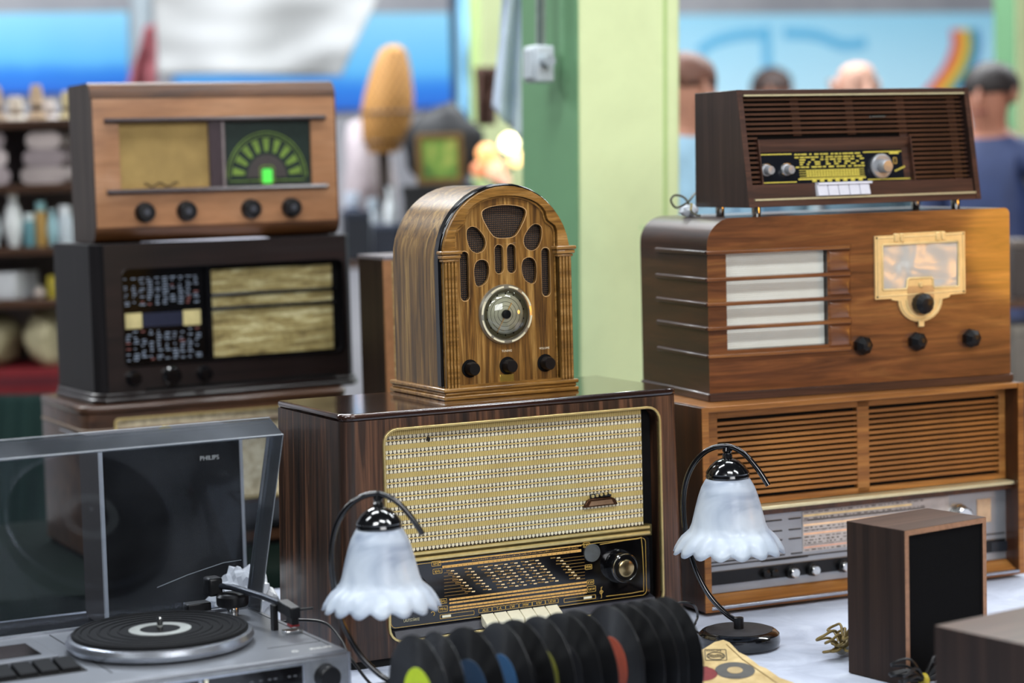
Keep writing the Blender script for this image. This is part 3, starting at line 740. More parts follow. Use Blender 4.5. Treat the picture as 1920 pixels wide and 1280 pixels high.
# ================================================================== RIGHT STACK, MIDDLE: mahogany radio with white cloth
def slat_radio():
    z0 = .3737
    t = thing('mahogany_radio', 'worn mahogany radio with white cloth grille and gilt dial, middle of right stack', 'radio', (.6532, 4.0008, z0), .3495)
    W, D, H = .317, .30, .3317
    out = rrect(-W, W, .0155, H, (.001, .001, .012, .05), 8)
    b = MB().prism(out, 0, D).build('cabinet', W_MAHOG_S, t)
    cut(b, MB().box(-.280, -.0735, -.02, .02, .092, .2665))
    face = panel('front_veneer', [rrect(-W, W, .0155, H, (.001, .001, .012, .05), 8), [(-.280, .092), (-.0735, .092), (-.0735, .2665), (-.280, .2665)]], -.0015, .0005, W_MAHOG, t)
    MB().box(-W - .004, W + .004, -.006, D + .002, 0, .0155).build('plinth', W_MAHOG_S, t, bevel=.003)
    MB().box(-W - .002, W + .002, -.0075, -.003, .001, .0140).build('plinth_face', W_ROSE, t, smooth=False)
    MB().box(-.279, -.0745, .012, .0165, .0925, .266).build('grille_cloth', M_WHITECLOTH, t, smooth=False)
    for z in (.2700, .2212, .1765, .1328, .0822):
        MB().loft([[(-W - .004, 0, z - .0045), (-.022, 0, z - .0045), (-.022, 0, z + .0045), (-W - .004, 0, z + .0045)],
                   [(-W - .004, -.009, z - .003), (-.030, -.009, z - .003), (-.030, -.009, z + .003), (-W - .004, -.009, z + .003)]]).build('grille_bar', W_MAHOG, t, bevel=.001)
        MB().loft([[(-W, -.006, z - .0045), (-W, .225, z - .0045), (-W, .225, z + .0045), (-W, -.006, z + .0045)],
                   [(-W - .007, -.006, z - .003), (-W - .007, .217, z - .003), (-W - .007, .217, z + .003), (-W - .007, -.006, z + .003)]]).build('side_bar', W_MAHOG_S, t, bevel=.001)
    for k in range(4):
        za, zb = (.2657, .2169, .1722, .1285)[k] , (.2257, .181, .1373, .0867)[k]
        lo, hi = min(za, zb), max(za, zb)
        MB().loft([[(-.0725, -.0012, lo), (-.025, -.0012, lo), (-.025, -.0012, hi), (-.0725, -.0012, hi)], [(-.068, -.004, lo + .004), (-.032, -.004, lo + .004), (-.032, -.004, hi - .004), (-.068, -.004, hi - .004)]]).build('raised_panel', W_MAHOG, t, bevel=.001)
    # gilt escutcheon
    uo = [(.1195 + .047 * math.cos(a), .1655 - .041 * math.sin(a)) for a in [pi * i / 14 for i in range(15)]]      # right to left along the bottom
    outer = [(.0235, .1705), (.0235, .288), (.064, .2885), (.066, .2915), (.172, .2925), (.174, .289), (.216, .290), (.2165, .174), (.184, .1725), (.1805, .1680), (.173, .1665)] + uo + [(.066, .1665), (.059, .1680), (.0565, .1705)]
    win = [(.0405, .187), (.0875, .187), (.0905, .190), (.0915, .204), (.0945, .2065), (.1425, .2065), (.1455, .204), (.1465, .190), (.1495, .187), (.2005, .187), (.2025, .189), (.2015, .271), (.1995, .2730), (.0405, .2715), (.0388, .2690), (.0388, .189)]
    e = panel('dial_escutcheon', [outer, win], -.006, -.001, M_CREAMM, t, bevel=.0012)
    MB().tube([(x, -.006, z) for x, z in [(.0285, .1755), (.0285, .284), (.211, .286), (.212, .179), (.0285, .1755)]], .0016, 8).build('escutcheon_bead', M_CREAMM, e)
    MB().tube([(x, -.006, z) for x, z in win + win[:1]], .0022, 8).build('window_bead', M_CREAMM, e)
    MB().tube([(.1195 + .0305 * math.cos(a), -.006, .166 - .031 * math.sin(a)) for a in [pi * i / 14 for i in range(15)]], .0022, 8).build('knob_bead', M_CREAMM, e)
    MB().tube([(.1195 + .0425 * math.cos(a), -.006, .166 - .037 * math.sin(a)) for a in [pi * i / 14 for i in range(15)]], .0022, 8).build('knob_bead', M_CREAMM, e)
    MB().prism([(.1195 + .0285 * math.cos(a), .166 - .029 * math.sin(a)) for a in [pi * i / 14 for i in range(15)]] + [(.091, .192), (.148, .192)], -.0068, -.004).build('knob_plate', plain('tan_plate', '#c79f6c', .45, .2), e)
    MB().box(.1135, .1255, -.009, -.004, .115, .128).build('tip', M_CREAMM, e, bevel=.0015)
    MB().box(.115, .124, -.0095, -.004, .189, .199).build('tip', M_CREAMM, e, bevel=.002)
    for x in (.068, .0805, .1565, .1690): MB().box(x - .0042, x + .0042, -.0095, -.004, .276, .2915).build('ridge', M_CREAMM, e, bevel=.0015)
    for x, z in ((.0275, .2845), (.212, .2862), (.2125, .1775), (.0275, .1745)): MB().lathe([(.002, 0), (.0018, .0012), (0, .0014)], (x, -.006, z), 'y', 10).build('screw', M_BLACKP, e)
    tg = NT('crinkled_dial_film'); h = tg.noise(tg.coords(scale=(12, 12, 16)), 1, 2, .4, .5); tg.bump(h, .5, .02)
    nb = 16; g = MB(); vs = []; fs = []
    for j in range(nb + 1):
        for i in range(nb * 2 + 1):
            x = .039 + .163 * i / (2 * nb); z = .187 + .086 * j / nb
            vs.append((x, .0005 + .0035 * noise.noise((x * 22, z * 26, 3)) - .002, z))
    fs = [(j * (2 * nb + 1) + i, j * (2 * nb + 1) + i + 1, (j + 1) * (2 * nb + 1) + i + 1, (j + 1) * (2 * nb + 1) + i) for j in range(nb) for i in range(2 * nb)]
    g.add(vs, fs).warp(lambda x, y, z: (x, y - .0028, z)).build('dial_film', tg.fin(rgb('#c9c7c0'), .34, .35), t, ang=180)
    facet = [(.017, 0), (.0185, .006), (.0175, .015), (.0085, .024), (0, .0255)]
    MB().lathe([(.0195, 0), (.0205, .008), (.0195, .017), (.011, .026), (0, .0275)], (.1190, -.006, .159), 'y', 12).build('tuning_knob', M_BLACKP, t, ang=20)
    for x, z in ((-.006, .0865), (.1095, .088), (.2265, .088)):
        MB().lathe(facet, (x, -.0015, z), 'y', 7).build('control_knob', M_BLACKP, t, ang=15)
    return t
slat_radio()

# ================================================================== RIGHT STACK, TOP: rosewood radio with black dial
def top_radio():
    z0 = .3737 + .3317 + .017
    t = thing('slatted_radio', 'slim rosewood radio on chrome feet, top of the right stack', 'radio', (.6615, 4.0408, z0), .4408)
    W, D, H = .258, .175, .2138
    yf = lambda z: -.019 + .178 * z
    wp = lambda x, y, z: (x, y + yf(z), z)
    def bx(x0, x1, y0, y1, za, zb): return MB().box(x0, x1, y0, y1, za, zb).warp(wp)
    for s in (-1, 1):
        x0, x1 = (-W, -W + .010) if s < 0 else (W - .010, W)
        MB().side([(yf(0), 0), (D, 0), (D - .005, H), (yf(H), H)], x0, x1).build('side_board', W_ROSE_S, t, bevel=.001)
        MB().box(x0 - .0004, x1 + .0004, -.0015, .0005, 0, H).warp(wp).build('edge_strip', W_ROSE, t, smooth=False)
    MB().side([(yf(H - .009), H - .009), (D - .005, H - .009), (D - .005, H), (yf(H), H)], -W + .01, W - .01).build('top_board', W_ROSE, t, bevel=.001)
    MB().side([(yf(0), 0), (D, 0), (D, .012), (yf(.012), .012)], -W + .01, W - .01).build('bottom_board', W_ROSE, t, bevel=.001)
    MB().side([(D - .012, .012), (D - .004, .012), (D - .009, H - .009), (D - .017, H - .009)], -W + .01, W - .01).build('back_board', M_BLACKM, t, smooth=False)
    for z in (.0135, H - .0105):
        bx(-.245, .2475, -.002, .004, z - .0016, z + .0016).build('cream_trim', M_CREAMT, t, smooth=False)
    bx(-.247, .247, .020, .023, .012, .204).build('grille_backing', M_BLACKM, t, smooth=False)
    P = .0088
    def slats(x0, x1, za, n):
        me = MB().box(x0, x1, -.004, .004, -.0020, .0020).mesh('slat')
        for k in range(n):
            z = za - k * P; o = link('slat', me, W_ROSE, t, smooth=False); o.location = (0, .014 + yf(z), z)
    slats(-.247, .247, .1955, 8)
    slats(.1165, .247, .1955 - 8 * P, 10)
    slats(-.247, -.2195, .1955 - 8 * P, 10)
    for x in (-.128, -.008, .108, .225): bx(x - .009, x + .009, .0155, .021, .1285 if x < .1 else .04, .203).build('grille_post', W_ROSE, t, smooth=False)
    bx(-.247, .247, .006, .020, .2000, .2048).build('top_rail', W_ROSE, t, smooth=False)
    # dial recess
    MB().loft([[(-.2195, .006 + yf(.1225), .1225), (.1165, .006 + yf(.1225), .1225), (.1165, .02 + yf(.1225), .1235), (-.2195, .02 + yf(.1225), .1235)],
               [(-.2195, .018 + yf(.097), .097), (.1165, .018 + yf(.097), .097), (.1165, .021 + yf(.097), .097), (-.2195, .021 + yf(.097), .097)]]).build('recess_slope', W_ROSE, t, smooth=False)
    bx(-.2220, -.2195, .004, .021, .04, .1235).build('recess_wall', W_ROSE, t, smooth=False)
    bx(.1140, .1168, .004, .021, .04, .1235).build('recess_wall', W_ROSE, t, smooth=False)
    bx(-.2195, .1140, .016, .020, .0405, .099).build('dial_glass', plain('blue_black_dial', '#12151c', .2, coat=.3), t, smooth=False)
    bx(-.247, .247, .004, .018, .0145, .0405).build('lower_band', W_ROSE, t, smooth=False)
    y = .0158
    pr = MB()
    for z, a, b in ((.0952, -.2185, -.146), (.0438, -.2185, -.141), (.0952, .012, .098), (.0438, .016, .112)): pr.box(a, b, y - .0005, y + .0006, z - .0010, z + .0010)
    for r, z in enumerate((.0940, .0885, .0840, .0795, .0755, .0705)):
        x = -.140 if r in (0, 1, 5) else -.130
        while x < .008:
            L = random.uniform(.004, .013); pr.box(x, min(x + L, .012), y - .0005, y + .0006, z - .0014, z + .0011); x += L + random.choice((.0015, .003, .006) if r in (0, 1, 5) else (.004, .009, .013))
    for z in (.0648, .0605, .0562, .0520): pr.box(-.133, .010, y - .0005, y + .0006, z - .0005, z + .0005)
    for z in (.0628, .0584, .0541):
        x = -.118
        while x < -.004: pr.box(x, x + .0048, y - .0005, y + .0006, z - .0012, z + .0012); x += .0062
    pr.box(-.137, .012, y - .0005, y + .0006, .0468, .0498)
    for k in range(7): pr.box(-.107 + k * .017, -.098 + k * .017, y - .0005, y + .0006, .0425, .0468)
    for k in range(5): pr.box(.079 + k * .005, .0832 + k * .005, y - .0005, y + .0006, .0575 + k * .0018, .0605 + k * .0018)
    pr.box(.071, .092, y - .0005, y + .0006, .0905, .0940)
    tag(pr.warp(wp).build('dial_print', M_YELP, t, smooth=False), kind='stuff')
    MB().ring(rrect(.078, .086, .0720, .0840, .002, 3), rrect(.0792, .0848, .0732, .0828, .0015, 3), y - .0006, y + .0006).warp(wp).build('dial_emblem', M_GOLDP, t, smooth=False)
    GK = plain('grey_knob', '#9a9ca0', .35, .3)
    for x, r in ((-.2035, .011), (-.160, .011)):
        k = knob('control_knob', x, .0665, .016 + yf(.0665), r, .018, GK, t, prof=[(.0115, 0), (.0105, .003), (.0085, .004), (.008, .016), (.007, .018), (0, .0172)])
        MB().lathe([(.0128, .0), (.0128, .002), (.010, .002)], (x, .0165 + yf(.0665), .0665), 'y', 24).build('knob_ring', M_CHROME, k)
    k = knob('tuning_knob', .048, .068, .016 + yf(.068), .022, .02, GK, t, prof=[(.0235, 0), (.0235, .005), (.021, .007), (.0125, .007), (.0122, .022), (.011, .024), (0, .0232)])
    MB().lathe([(.0112, .0235), (.0105, .0252), (0, .0248)], (.048, .016 + yf(.068), .068), 'y', 24).build('knob_cap', M_ALU, k)
    o = bx(-.109, .010, -.007, .006, .0372, .0412).build('key_ledge', M_WHITEK, t, bevel=.0006)
    for i in range(5):
        x = -.1105 + i * .0232
        MB().loft([[(x, .004, .0165), (x + .0224, .004, .0165), (x + .0224, .004, .037), (x, .004, .037)], [(x + .0005, -.006, .0175), (x + .022, -.006, .0175), (x + .022, -.004, .037), (x + .0005, -.004, .037)]]).warp(wp).build('push_key', M_WHITEK, t, bevel=.0008)
    bg = bx(.031, .036, .0075, .012, .1592, .1632).build('badge', M_CHROME, t, bevel=.0005)
    bx(.036, .067, .0085, .012, .1600, .1626).build('badge_script', M_GREY, bg, smooth=False)
    for x, yy in ((-.225, .012), (.222, .012), (-.225, .14), (.222, .14)):
        MB().lathe([(.0075, -.017), (.0085, -.010), (.0085, 0), (0, 0)], (x, yy, 0), 'z', 18).build('foot', M_CHROME, t)
    return t
top_radio()
# flex of the top radio lying on the mahogany radio
def wire(name, pts, r, mat, label, cat, group=None, n=8):
    c = Vector(pts[0]); P = [Vector(p) - c for p in pts]
    o = MB().tube(spline(P, 8), r, n).build(name, mat, None); o.location = c
    return tag(o, label, cat, group)
M_FLEX = plain('olive_flex', '#3b3a28', .55); M_BFLEX = plain('black_flex', '#0c0c0e', .4)
zb = .3737 + .3317
q = lambda px, py, Y: tuple(at(px, py, Y))
wire('power_flex', [q(1312, 404, 4.02), q(1298, 398, 4.06), q(1285, 372, 4.08), q(1266, 366, 4.08), q(1258, 376, 4.07), q(1268, 389, 4.07), q(1288, 380, 4.06), q(1300, 366, 4.10), q(1306, 360, 4.16)], .0022, M_FLEX, 'olive looped power flex at the left of the top right radio', 'cable')
wt = thing('plug_wrap', 'crumpled white paper around a flex beside the slim top radio', 'paper', tuple(at(1292, 402, 4.08))[:2] + (zb,), .3)
mb = MB()
bmx = bmesh.new(); bmesh.ops.create_icosphere(bmx, subdivisions=3, radius=1)
vs = [v.co.copy() for v in bmx.verts]; fs = [[v.index for v in f.verts] for f in bmx.faces]; bmx.free()
mb.add([(v.x * .018 * (1 + .35 * noise.noise(v * 2.2)), v.y * .016 * (1 + .35 * noise.noise(v * 2.2 + Vector((3, 0, 0)))), .012 + v.z * .0125 * (1 + .2 * noise.noise(v * 2))) for v in vs], fs)
mb.build('paper_ball', plain('white_paper', '#c9d0d8', .6), wt, ang=25)
MB().tube([(-.004, -.017, .012), (0, -.015, .024), (.004, .012, .024)], .0015, 6).build('tie', plain('yellow_tie', '#b09a2a', .6), wt)

# ================================================================== LEFT STACK
def bottom_left_radio():
    t = thing('cloth_front_radio', 'brown radio with beige cloth front, bottom of the left stack', 'radio', (-.6299, 4.6186, 0), .4669)
    W, D, H = .30, .342, .3302
    out = [(-W, .03), (-W + .012, .008), (-W + .03, 0), (W - .03, 0), (W - .012, .008), (W, .03), (W, D), (-W, D)]
    b = MB().slab(out, .012, H - .018).build('cabinet', W_L1, t)
    cut(b, MB().box(-.232, .262, -.02, .02, .11, .298))
    MB().slab([(x * 1.01, y) for x, y in out], H - .018, H).build('top_panel', W_L1, t, bevel=.006, seg=3)
    MB().slab([(x * 1.012, y - .002) for x, y in out], H - .055, H - .049).build('moulding', plain('tan_moulding', '#6d5a48', .4), t, bevel=.002)
    MB().slab([(x * .98, y * .98 + .004) for x, y in out], 0, .012).build('plinth', M_BLACKM, t)
    MB().box(-.231, .261, .010, .016, .1105, .2975).build('speaker_cloth', M_BEIGE, t, smooth=False)
    MB().ring(rrect(-.236, .266, .106, .302, .01), rrect(-.231, .261, .1105, .2975, .008), -.003, .004).build('cloth_frame', M_GOLD, t)
    MB().prism(rrect(-.231, .261, .035, .098, .006), -.001, .004).build('dial_glass', M_DIALBLK, t)
    for x in (-.19, .22): knob('control_knob', x, .066, -.001, .02, .018, M_BLACKP, t)
    MB().box(-.303, -.300, .08, .19, .265, .269).build('side_clip', M_SILVERL, t, bevel=.001)
    return t
bottom_left_radio()
def dark_radio():
    z0 = .3302
    t = thing('dark_radio', 'nearly black wooden radio with lettered dial and gold cloth, middle of left stack', 'radio', (-.6088, 4.6715, z0), .5139)
    W, D, H = .302, .27, .336
    out = [(-W, .03), (-W + .022, 0), (W - .022, 0), (W, .03), (W, D), (-W, D)]
    b = MB().slab(out, .022, H).build('cabinet', W_BLACKS, t, bevel=0)
    cut(b, MB().prism(rrect(-.240, .268, .078, .281, .014), -.02, .026))
    panel('front_veneer', [[(-W + .022, .022), (W - .022, .022), (W - .022, H - .001), (-W + .022, H - .001)], rrect(-.240, .268, .078, .281, .014)], -.0015, .001, W_BLACKW, t)
    MB().slab([(x * 1.03, y - .006 if y < .1 else y) for x, y in out], 0, .012).build('plinth', W_BLACKW, t, bevel=.004)
    MB().slab([(x * 1.015, y - .003 if y < .1 else y) for x, y in out], .012, .022).build('plinth_step', W_BLACKW, t, bevel=.003)
    MB().ring(rrect(-.243, .271, .075, .284, .016), rrect(-.2395, .2675, .0785, .2805, .0135), -.004, .004).build('window_lip', M_BLACK, t)
    MB().box(-.239, .267, .0225, .0255, .079, .280).build('recess_lining', M_BLACKM, t, smooth=False)
    MB().box(-.239, -.052, .012, .0225, .079, .280).build('dial_glass', M_DIALBLK, t, smooth=False)
    pr = MB(); pw = MB()
    for za, zb in ((.203, .2645), (.0855, .1515)):
        for c in range(10):
            x0 = -.236 + c * .0175
            for r in range(11):
                z = zb - (r + .5) * (zb - za) / 11
                if random.random() < .2: continue
                L = random.uniform(.004, .012); (pr if random.random() < .92 else pw).box(x0 + random.uniform(0, .004), x0 + L + .002, .0113, .0125, z - .0009, z + .0009)
    tag(pr.build('station_print', plain('blue_grey_print', '#9aa6b8', .5), t, smooth=False), kind='stuff')
    tag(pw.build('station_print', plain('red_print', '#a0605a', .5), t, smooth=False), kind='stuff')
    for x0, x1 in ((-.238, -.197), (-.104, -.0645)):
        MB().box(x0, x1, .0110, .0125, .156, .1885).build('cream_panel', plain('cream_dial_panel', '#c6b780', .5), t, smooth=False)  # two plain cream patches of the dial band
    MB().box(-.195, -.106, .0108, .0125, .158, .187).build('wave_panel', plain('navy_panel', '#1e2236', .35), t, smooth=False)
    MB().box(-.052, -.040, .004, .0235, .079, .280).build('divider', M_BLACK, t, smooth=False)
    MB().box(-.040, .250, .014, .0225, .083, .272).build('speaker_cloth', M_STREAK, t, smooth=False)
    for z in (.2178, .1882):
        MB().tube([(-.041, .012, z), (.256, .012, z)], .0044, 10).build('cloth_bar', M_BLACK, t)
    for x, r in ((-.226, .017), (-.140, .021), (-.066, .017)):
        k = knob('control_knob', x, .0515, -.0015, r, .02, M_BLACK, t, prof=[(r, 0), (r * .98, .006), (r * .8, .01), (r * .75, .02), (0, .021)])
    MB().box(-.20, .245, -.004, .01, .0245, .0295).build('front_groove', M_BLACKM, t, smooth=False)
    return t
dark_radio()
def honey_radio():
    z0 = .6682
    t = thing('honey_radio', 'honey-brown wooden radio with green arc dial, top of the left stack', 'radio', (-.6303, 4.7245, z0), .4366)
    W, D, H = .277, .192, .3403
    prof = [(.03, 0), (D, 0), (D, H), (.032, H)]
    prof += [(.032 - .032 * math.sin(a), H - .034 + .034 * math.cos(a)) for a in [R(12 * i) for i in range(1, 8)]]
    prof += [(.03 - .03 * math.cos(a), .032 - .032 * math.sin(a)) for a in [R(15 * i) for i in range(0, 6)]]
    b = MB().side(prof, -W + .004, W - .004).build('cabinet', W_HONEY, t)
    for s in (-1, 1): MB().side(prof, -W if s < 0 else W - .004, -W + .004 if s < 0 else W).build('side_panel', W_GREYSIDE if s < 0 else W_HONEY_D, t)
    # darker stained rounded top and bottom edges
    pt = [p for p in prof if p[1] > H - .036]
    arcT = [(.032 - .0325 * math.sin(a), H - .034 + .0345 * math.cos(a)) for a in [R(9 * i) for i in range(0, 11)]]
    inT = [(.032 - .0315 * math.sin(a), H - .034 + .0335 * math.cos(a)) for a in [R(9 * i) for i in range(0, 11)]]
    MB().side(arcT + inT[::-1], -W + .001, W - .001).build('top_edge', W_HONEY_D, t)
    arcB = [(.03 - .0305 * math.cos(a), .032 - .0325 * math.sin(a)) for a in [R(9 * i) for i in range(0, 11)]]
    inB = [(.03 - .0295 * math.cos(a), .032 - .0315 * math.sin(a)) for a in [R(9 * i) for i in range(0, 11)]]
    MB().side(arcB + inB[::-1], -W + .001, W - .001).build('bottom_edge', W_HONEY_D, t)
    cut(b, MB().box(-.2175, .2165, -.02, .012, .1125, .2545))
    MB().box(-.217, -.0185, .006, .0115, .113, .254).build('speaker_cloth', M_TANCLOTH, t, smooth=False)
    MB().tube([(-.165 + .005 * i, .0058, .1205 + .0045 * math.cos(i * .9)) for i in range(16)], .0016, 6).build('cloth_tear', plain('tear_brown', '#2a1d10', .9), t)
    for z in (.2595, .1075):
        MB().tube([(-.249, -.004, z), (.250, -.004, z)], .0055, 10).build('rail', plain('dark_rail', '#3a2d2e', .35, coat=.3), t)
    MB().box(-.0195, .018, -.003, .0115, .1075, .2595).build('divider', plain('divider_brown', '#3d3034', .3, coat=.3), t, bevel=.002)
    MB().box(.010, .0145, -.0045, 0, .112, .255).build('divider_strip', plain('pale_strip', '#9a8e8c', .3, .5), t, smooth=False)
    MB().box(.018, .216, .0065, .0115, .113, .254).build('dial_glass', plain('dark_green_dial', '#26312c', .25, coat=.3), t, smooth=False)
    cx0, cz0 = .1135, .1305; y = .006
    MG = plain('olive_green_print', '#66802c', .5, var=.25); MD = plain('dial_brown', '#3a3230', .5); MGD = plain('dial_dark_ring', '#233028', .5)
    def arcpoly(r0, r1, n=24): return [(cx0 + r1 * math.cos(pi * i / n), cz0 + r1 * 1.08 * math.sin(pi * i / n)) for i in range(n + 1)] + [(cx0 + r0 * math.cos(pi * i / n), cz0 + r0 * 1.08 * math.sin(pi * i / n)) for i in reversed(range(n + 1))]
    MB().prism(arcpoly(.0905, .093), y - .0004, y + .001).build('dial_arc', MG, t, smooth=False)
    MB().prism(arcpoly(.0845, .086), y - .0004, y + .001).build('dial_arc', MG, t, smooth=False)
    MB().prism(arcpoly(.001, .046), y - .0004, y + .001).build('dial_centre', MD, t, smooth=False)
    for k in range(9):
        a = pi * (k + .5) / 9; da = .085
        poly = [(cx0 + r * math.cos(a + s * da * w), cz0 + r * 1.08 * math.sin(a + s * da * w)) for r, s, w in ((.052, -1, .8), (.060, -1, 1), (.080, -1, 1.15), (.080, 1, 1.15), (.060, 1, 1), (.052, 1, .8))]
        MB().prism(poly, y - .0004, y + .001).build('dial_segment', MG, t, smooth=False)
    MB().box(.025, .202, y - .0004, y + .001, .1225, .1245).build('dial_line', MG, t, smooth=False)
    MB().ring(rrect(.096, .131, .115, .157, .010), rrect(.0985, .1285, .1175, .1545, .009), y - .0007, y + .001).build('eye_frame', MG, t, smooth=False)
    MB().prism(rrect(.1015, .1255, .117, .149, .006), y - .0015, y + .001).build('magic_eye', emit('green_glow', '#4fd24a', .45), t, smooth=False)
    for x in (-.168, -.0755, .0705, .164):
        k = knob('control_knob', x, .062, 0, .022, .022, M_BLACKP, t, prof=[(.0225, 0), (.022, .004), (.020, .018), (.017, .0215), (0, .022)])
        MB().lathe([(.0075, .0215), (.0065, .0228), (0, .0228)], (x, 0, .062), 'y', 16).build('knob_centre', plain('knob_grey', '#3c3d44', .3) if 'knob_grey' not in bpy.data.materials else bpy.data.materials['knob_grey'], k)
    return t
honey_radio()
th2 = .5139
c2 = Vector((-.6088, 4.6715, 0)); e2 = Vector((math.cos(th2), math.sin(th2), 0)); f2 = Vector((-math.sin(th2), math.cos(th2), 0))
# white paper under the top left radio
pa = MB().box(-.14, .14, -.010, .05, 0, .0012).warp(lambda x, y, z: (x, y, z + (.002 * math.sin(x * 30) if y < 0 else 0))).build('paper_sheet', plain('white_sheet', '#dcdcea', .6), None, smooth=False)
pp = c2 + e2 * -.035 + f2 * .012; pa.location = (pp.x, pp.y, .6664); pa.rotation_euler = (0, 0, th2)
tag(pa, 'white paper sheet sticking out under the honey-brown radio', 'paper')

# tall box behind the arched radio
def tall_box():
    p = at(722, 600, 4.46)
    t = thing('tall_speaker', 'tall brown speaker box half hidden behind the arched radio', 'speaker', (p.x, p.y, 0), .40)
    MB().box(0, .26, .004, .16, 0, .622).build('cabinet', W_SPK, t, bevel=.002)
    MB().box(-.001, .018, -.004, .004, 0, .622).build('front_edge', plain('orange_edge', '#9b6a42', .5), t, bevel=.001)
    MB().box(.018, .26, .0, .004, .0, .622).build('front_cloth', M_STREAK, t, smooth=False)
    MB().box(0, .26, -.004, .165, .622, .63).build('top_board', plain('grey_top_board', '#7a7478', .4), t, bevel=.001)
tall_box()

# ================================================================== RECORD PLAYER
def record_player():
    TY = .5; zt = .10
    t = thing('record_player', 'grey music centre with turntable and raised smoked lid at the left front', 'record player', (-.255, 3.165, 0), TY)
    W, D = .60, .405
    b = MB().box(-W, 0, 0, D, .012, zt).build('plinth', M_SILVER, t, bevel=.005, seg=3)
    for x in (-.05, -W + .05):
        for y in (.05, D - .05): MB().lathe([(.016, 0), (.018, .012), (0, .012)], (x, y, 0), 'z', 18).build('foot', M_BLACKM, t)
    MB().box(-.004, .0015, -.002, .01, .014, zt - .004).build('corner_strip', M_SILVERL, t, smooth=False)
    # front fascia
    MB().box(-W + .01, -.003, -.003, .001, .016, zt - .007).build('fascia', plain('fascia_grey', '#7d8187', .35, .5), t, bevel=.001)
    f = MB().ring(rrect(-.50, -.0745, .022, .0905, .002, 2), rrect(-.497, -.0775, .025, .0875, .001, 2), -.006, -.002).build('window_frame', M_SILVERL, t)
    MB().box(-.497, -.0775, -.0045, -.002, .025, .0875).build('tuner_window', M_DIALBLK, t, smooth=False)
    pr = MB()
    for z in (.072, .058, .045):
        x = -.21
        while x < -.09: pr.box(x, x + .005, -.0051, -.004, z, z + .0022); x += random.choice((.009, .014, .022))
    tag(pr.build('tuner_print', plain('faint_print', '#4a4c50', .5), t, smooth=False), kind='stuff')
    for x, m in ((-.2385, M_SILVERL), (-.2295, M_IVORY)): MB().box(x, x + .005, -.0056, -.004, .03, .0865).build('tuner_pointer', m, t, smooth=False)
    k = MB().lathe([(.0185, 0), (.018, .004), (.0172, .018), (.015, .0205), (0, .0205)], (-.040, -.003, .066), 'y', 32).build('volume_knob', M_BLACKP, t)
    # deck grooves, badges
    GR = plain('deck_groove', '#26282c', .6)
    MB().tube([(-.345, .06, zt), (-.345, .365, zt)], .0012, 6).build('deck_seam', GR, t)
    MB().tube([(-.012, .045, zt), (-.012, .37, zt)], .0010, 6).build('deck_seam', GR, t)
    MB().tube([(-.10, .075, zt), (-.012, .075, zt)], .0008, 6).build('deck_seam', GR, t)
    flat = Matrix.Translation((-.048, .030, zt + .0002))
    text('PHILIPS', .011, 0, 0, 0, M_WHITEP, t, mtx=flat, depth=.0003)
    MB().ring(circ(-.072, .034, .005, 16), circ(-.072, .034, .004, 16), 0, .0004).warp(lambda x, y, z: (x, z, zt + y)).build('emblem', M_WHITEP, t, smooth=False)
    # platter, mat
    px, py, pr_ = -.224, .195, .142
    pl = MB().lathe([(pr_ - .012, .002), (pr_ - .004, .004), (pr_, .012), (pr_ - .003, .019), (pr_ - .008, .021), (0, .021)], (px, py, zt), 'z', 64).build('platter', M_SILVERL, t)
    mat = MB().lathe([(pr_ - .009, .021), (pr_ - .009, .0235), (pr_ - .012, .0245), (0, .0245)], (px, py, zt), 'z', 64).build('rubber_mat', M_RUBBER, t)
    for r in (.060, .075, .09, .105, .118, .127):
        MB().lathe([(r, .0244), (r + .0012, .0258), (r + .0035, .0258), (r + .0047, .0244)], (px, py, zt), 'z', 56, cap=False).build('mat_rib', M_RUBBER, mat)
    MB().lathe([(.0305, .0246), (.0305, .0252), (.047, .0252), (.047, .0246)], (px, py, zt), 'z', 48, cap=False).build('mat_ring', plain('pale_ring', '#9a9d98', .5), mat)
    MB().lathe([(.0045, .0246), (.0045, .040), (.0036, .043), (0, .0432)], (px, py, zt), 'z', 18).build('spindle', M_CHROME, t)
    # tonearm
    ax, ay = -.052, .335
    pv = MB().lathe([(.009, 0), (.009, .016), (.024, .016), (.026, .020), (.026, .032), (.022, .036), (.012, .037), (0, .037)], (ax, ay, zt), 'z', 28).build('tonearm_pivot', M_BLACKP, t)
    MB().lathe([(.0092, .0), (.0095, .015), (.0092, .0155)], (ax, ay, zt), 'z', 24, cap=False).build('pivot_collar', M_CHROME, pv)
    arm = [(ax - .020, ay + .035, zt + .046), (ax, ay, zt + .046), (-.036, .24, zt + .044), (-.030, .175, zt + .042)]
    am = MB().tube(arm, .0052, 12).build('tonearm', plain('gunmetal', '#3c4048', .3, .6), t)
    MB().box(ax - .032, ax - .008, ay + .018, ay + .048, zt + .030, zt + .060).build('counterweight', M_BLACKP, am, bevel=.004)
    hs = MB().loft([[(-.0385, .18, zt + .031), (-.0205, .18, zt + .031), (-.0205, .18, zt + .049), (-.0385, .18, zt + .049)], [(-.035, .135, zt + .026), (-.018, .135, zt + .026), (-.018, .135, zt + .043), (-.035, .135, zt + .043)]]).build('headshell', M_BLACKP, am, bevel=.0015)
    MB().box(-.033, -.021, .136, .160, zt + .016, zt + .030).build('cartridge', M_BLACKP, am, bevel=.001)
    MB().tube([(-.018, .15, zt + .036), (.004, .138, zt + .038)], .0022, 8).build('finger_lift', M_BLACKP, am)
    MB().box(-.034, -.019, .139, .154, zt + .0125, zt + .0165).build('stylus_guard', plain('red_guard', '#8e1c22', .4), am, bevel=.0008)
    MB().box(-.043, -.035, .185, .199, zt, zt + .040).build('arm_rest', M_BLACKP, t, bevel=.001)
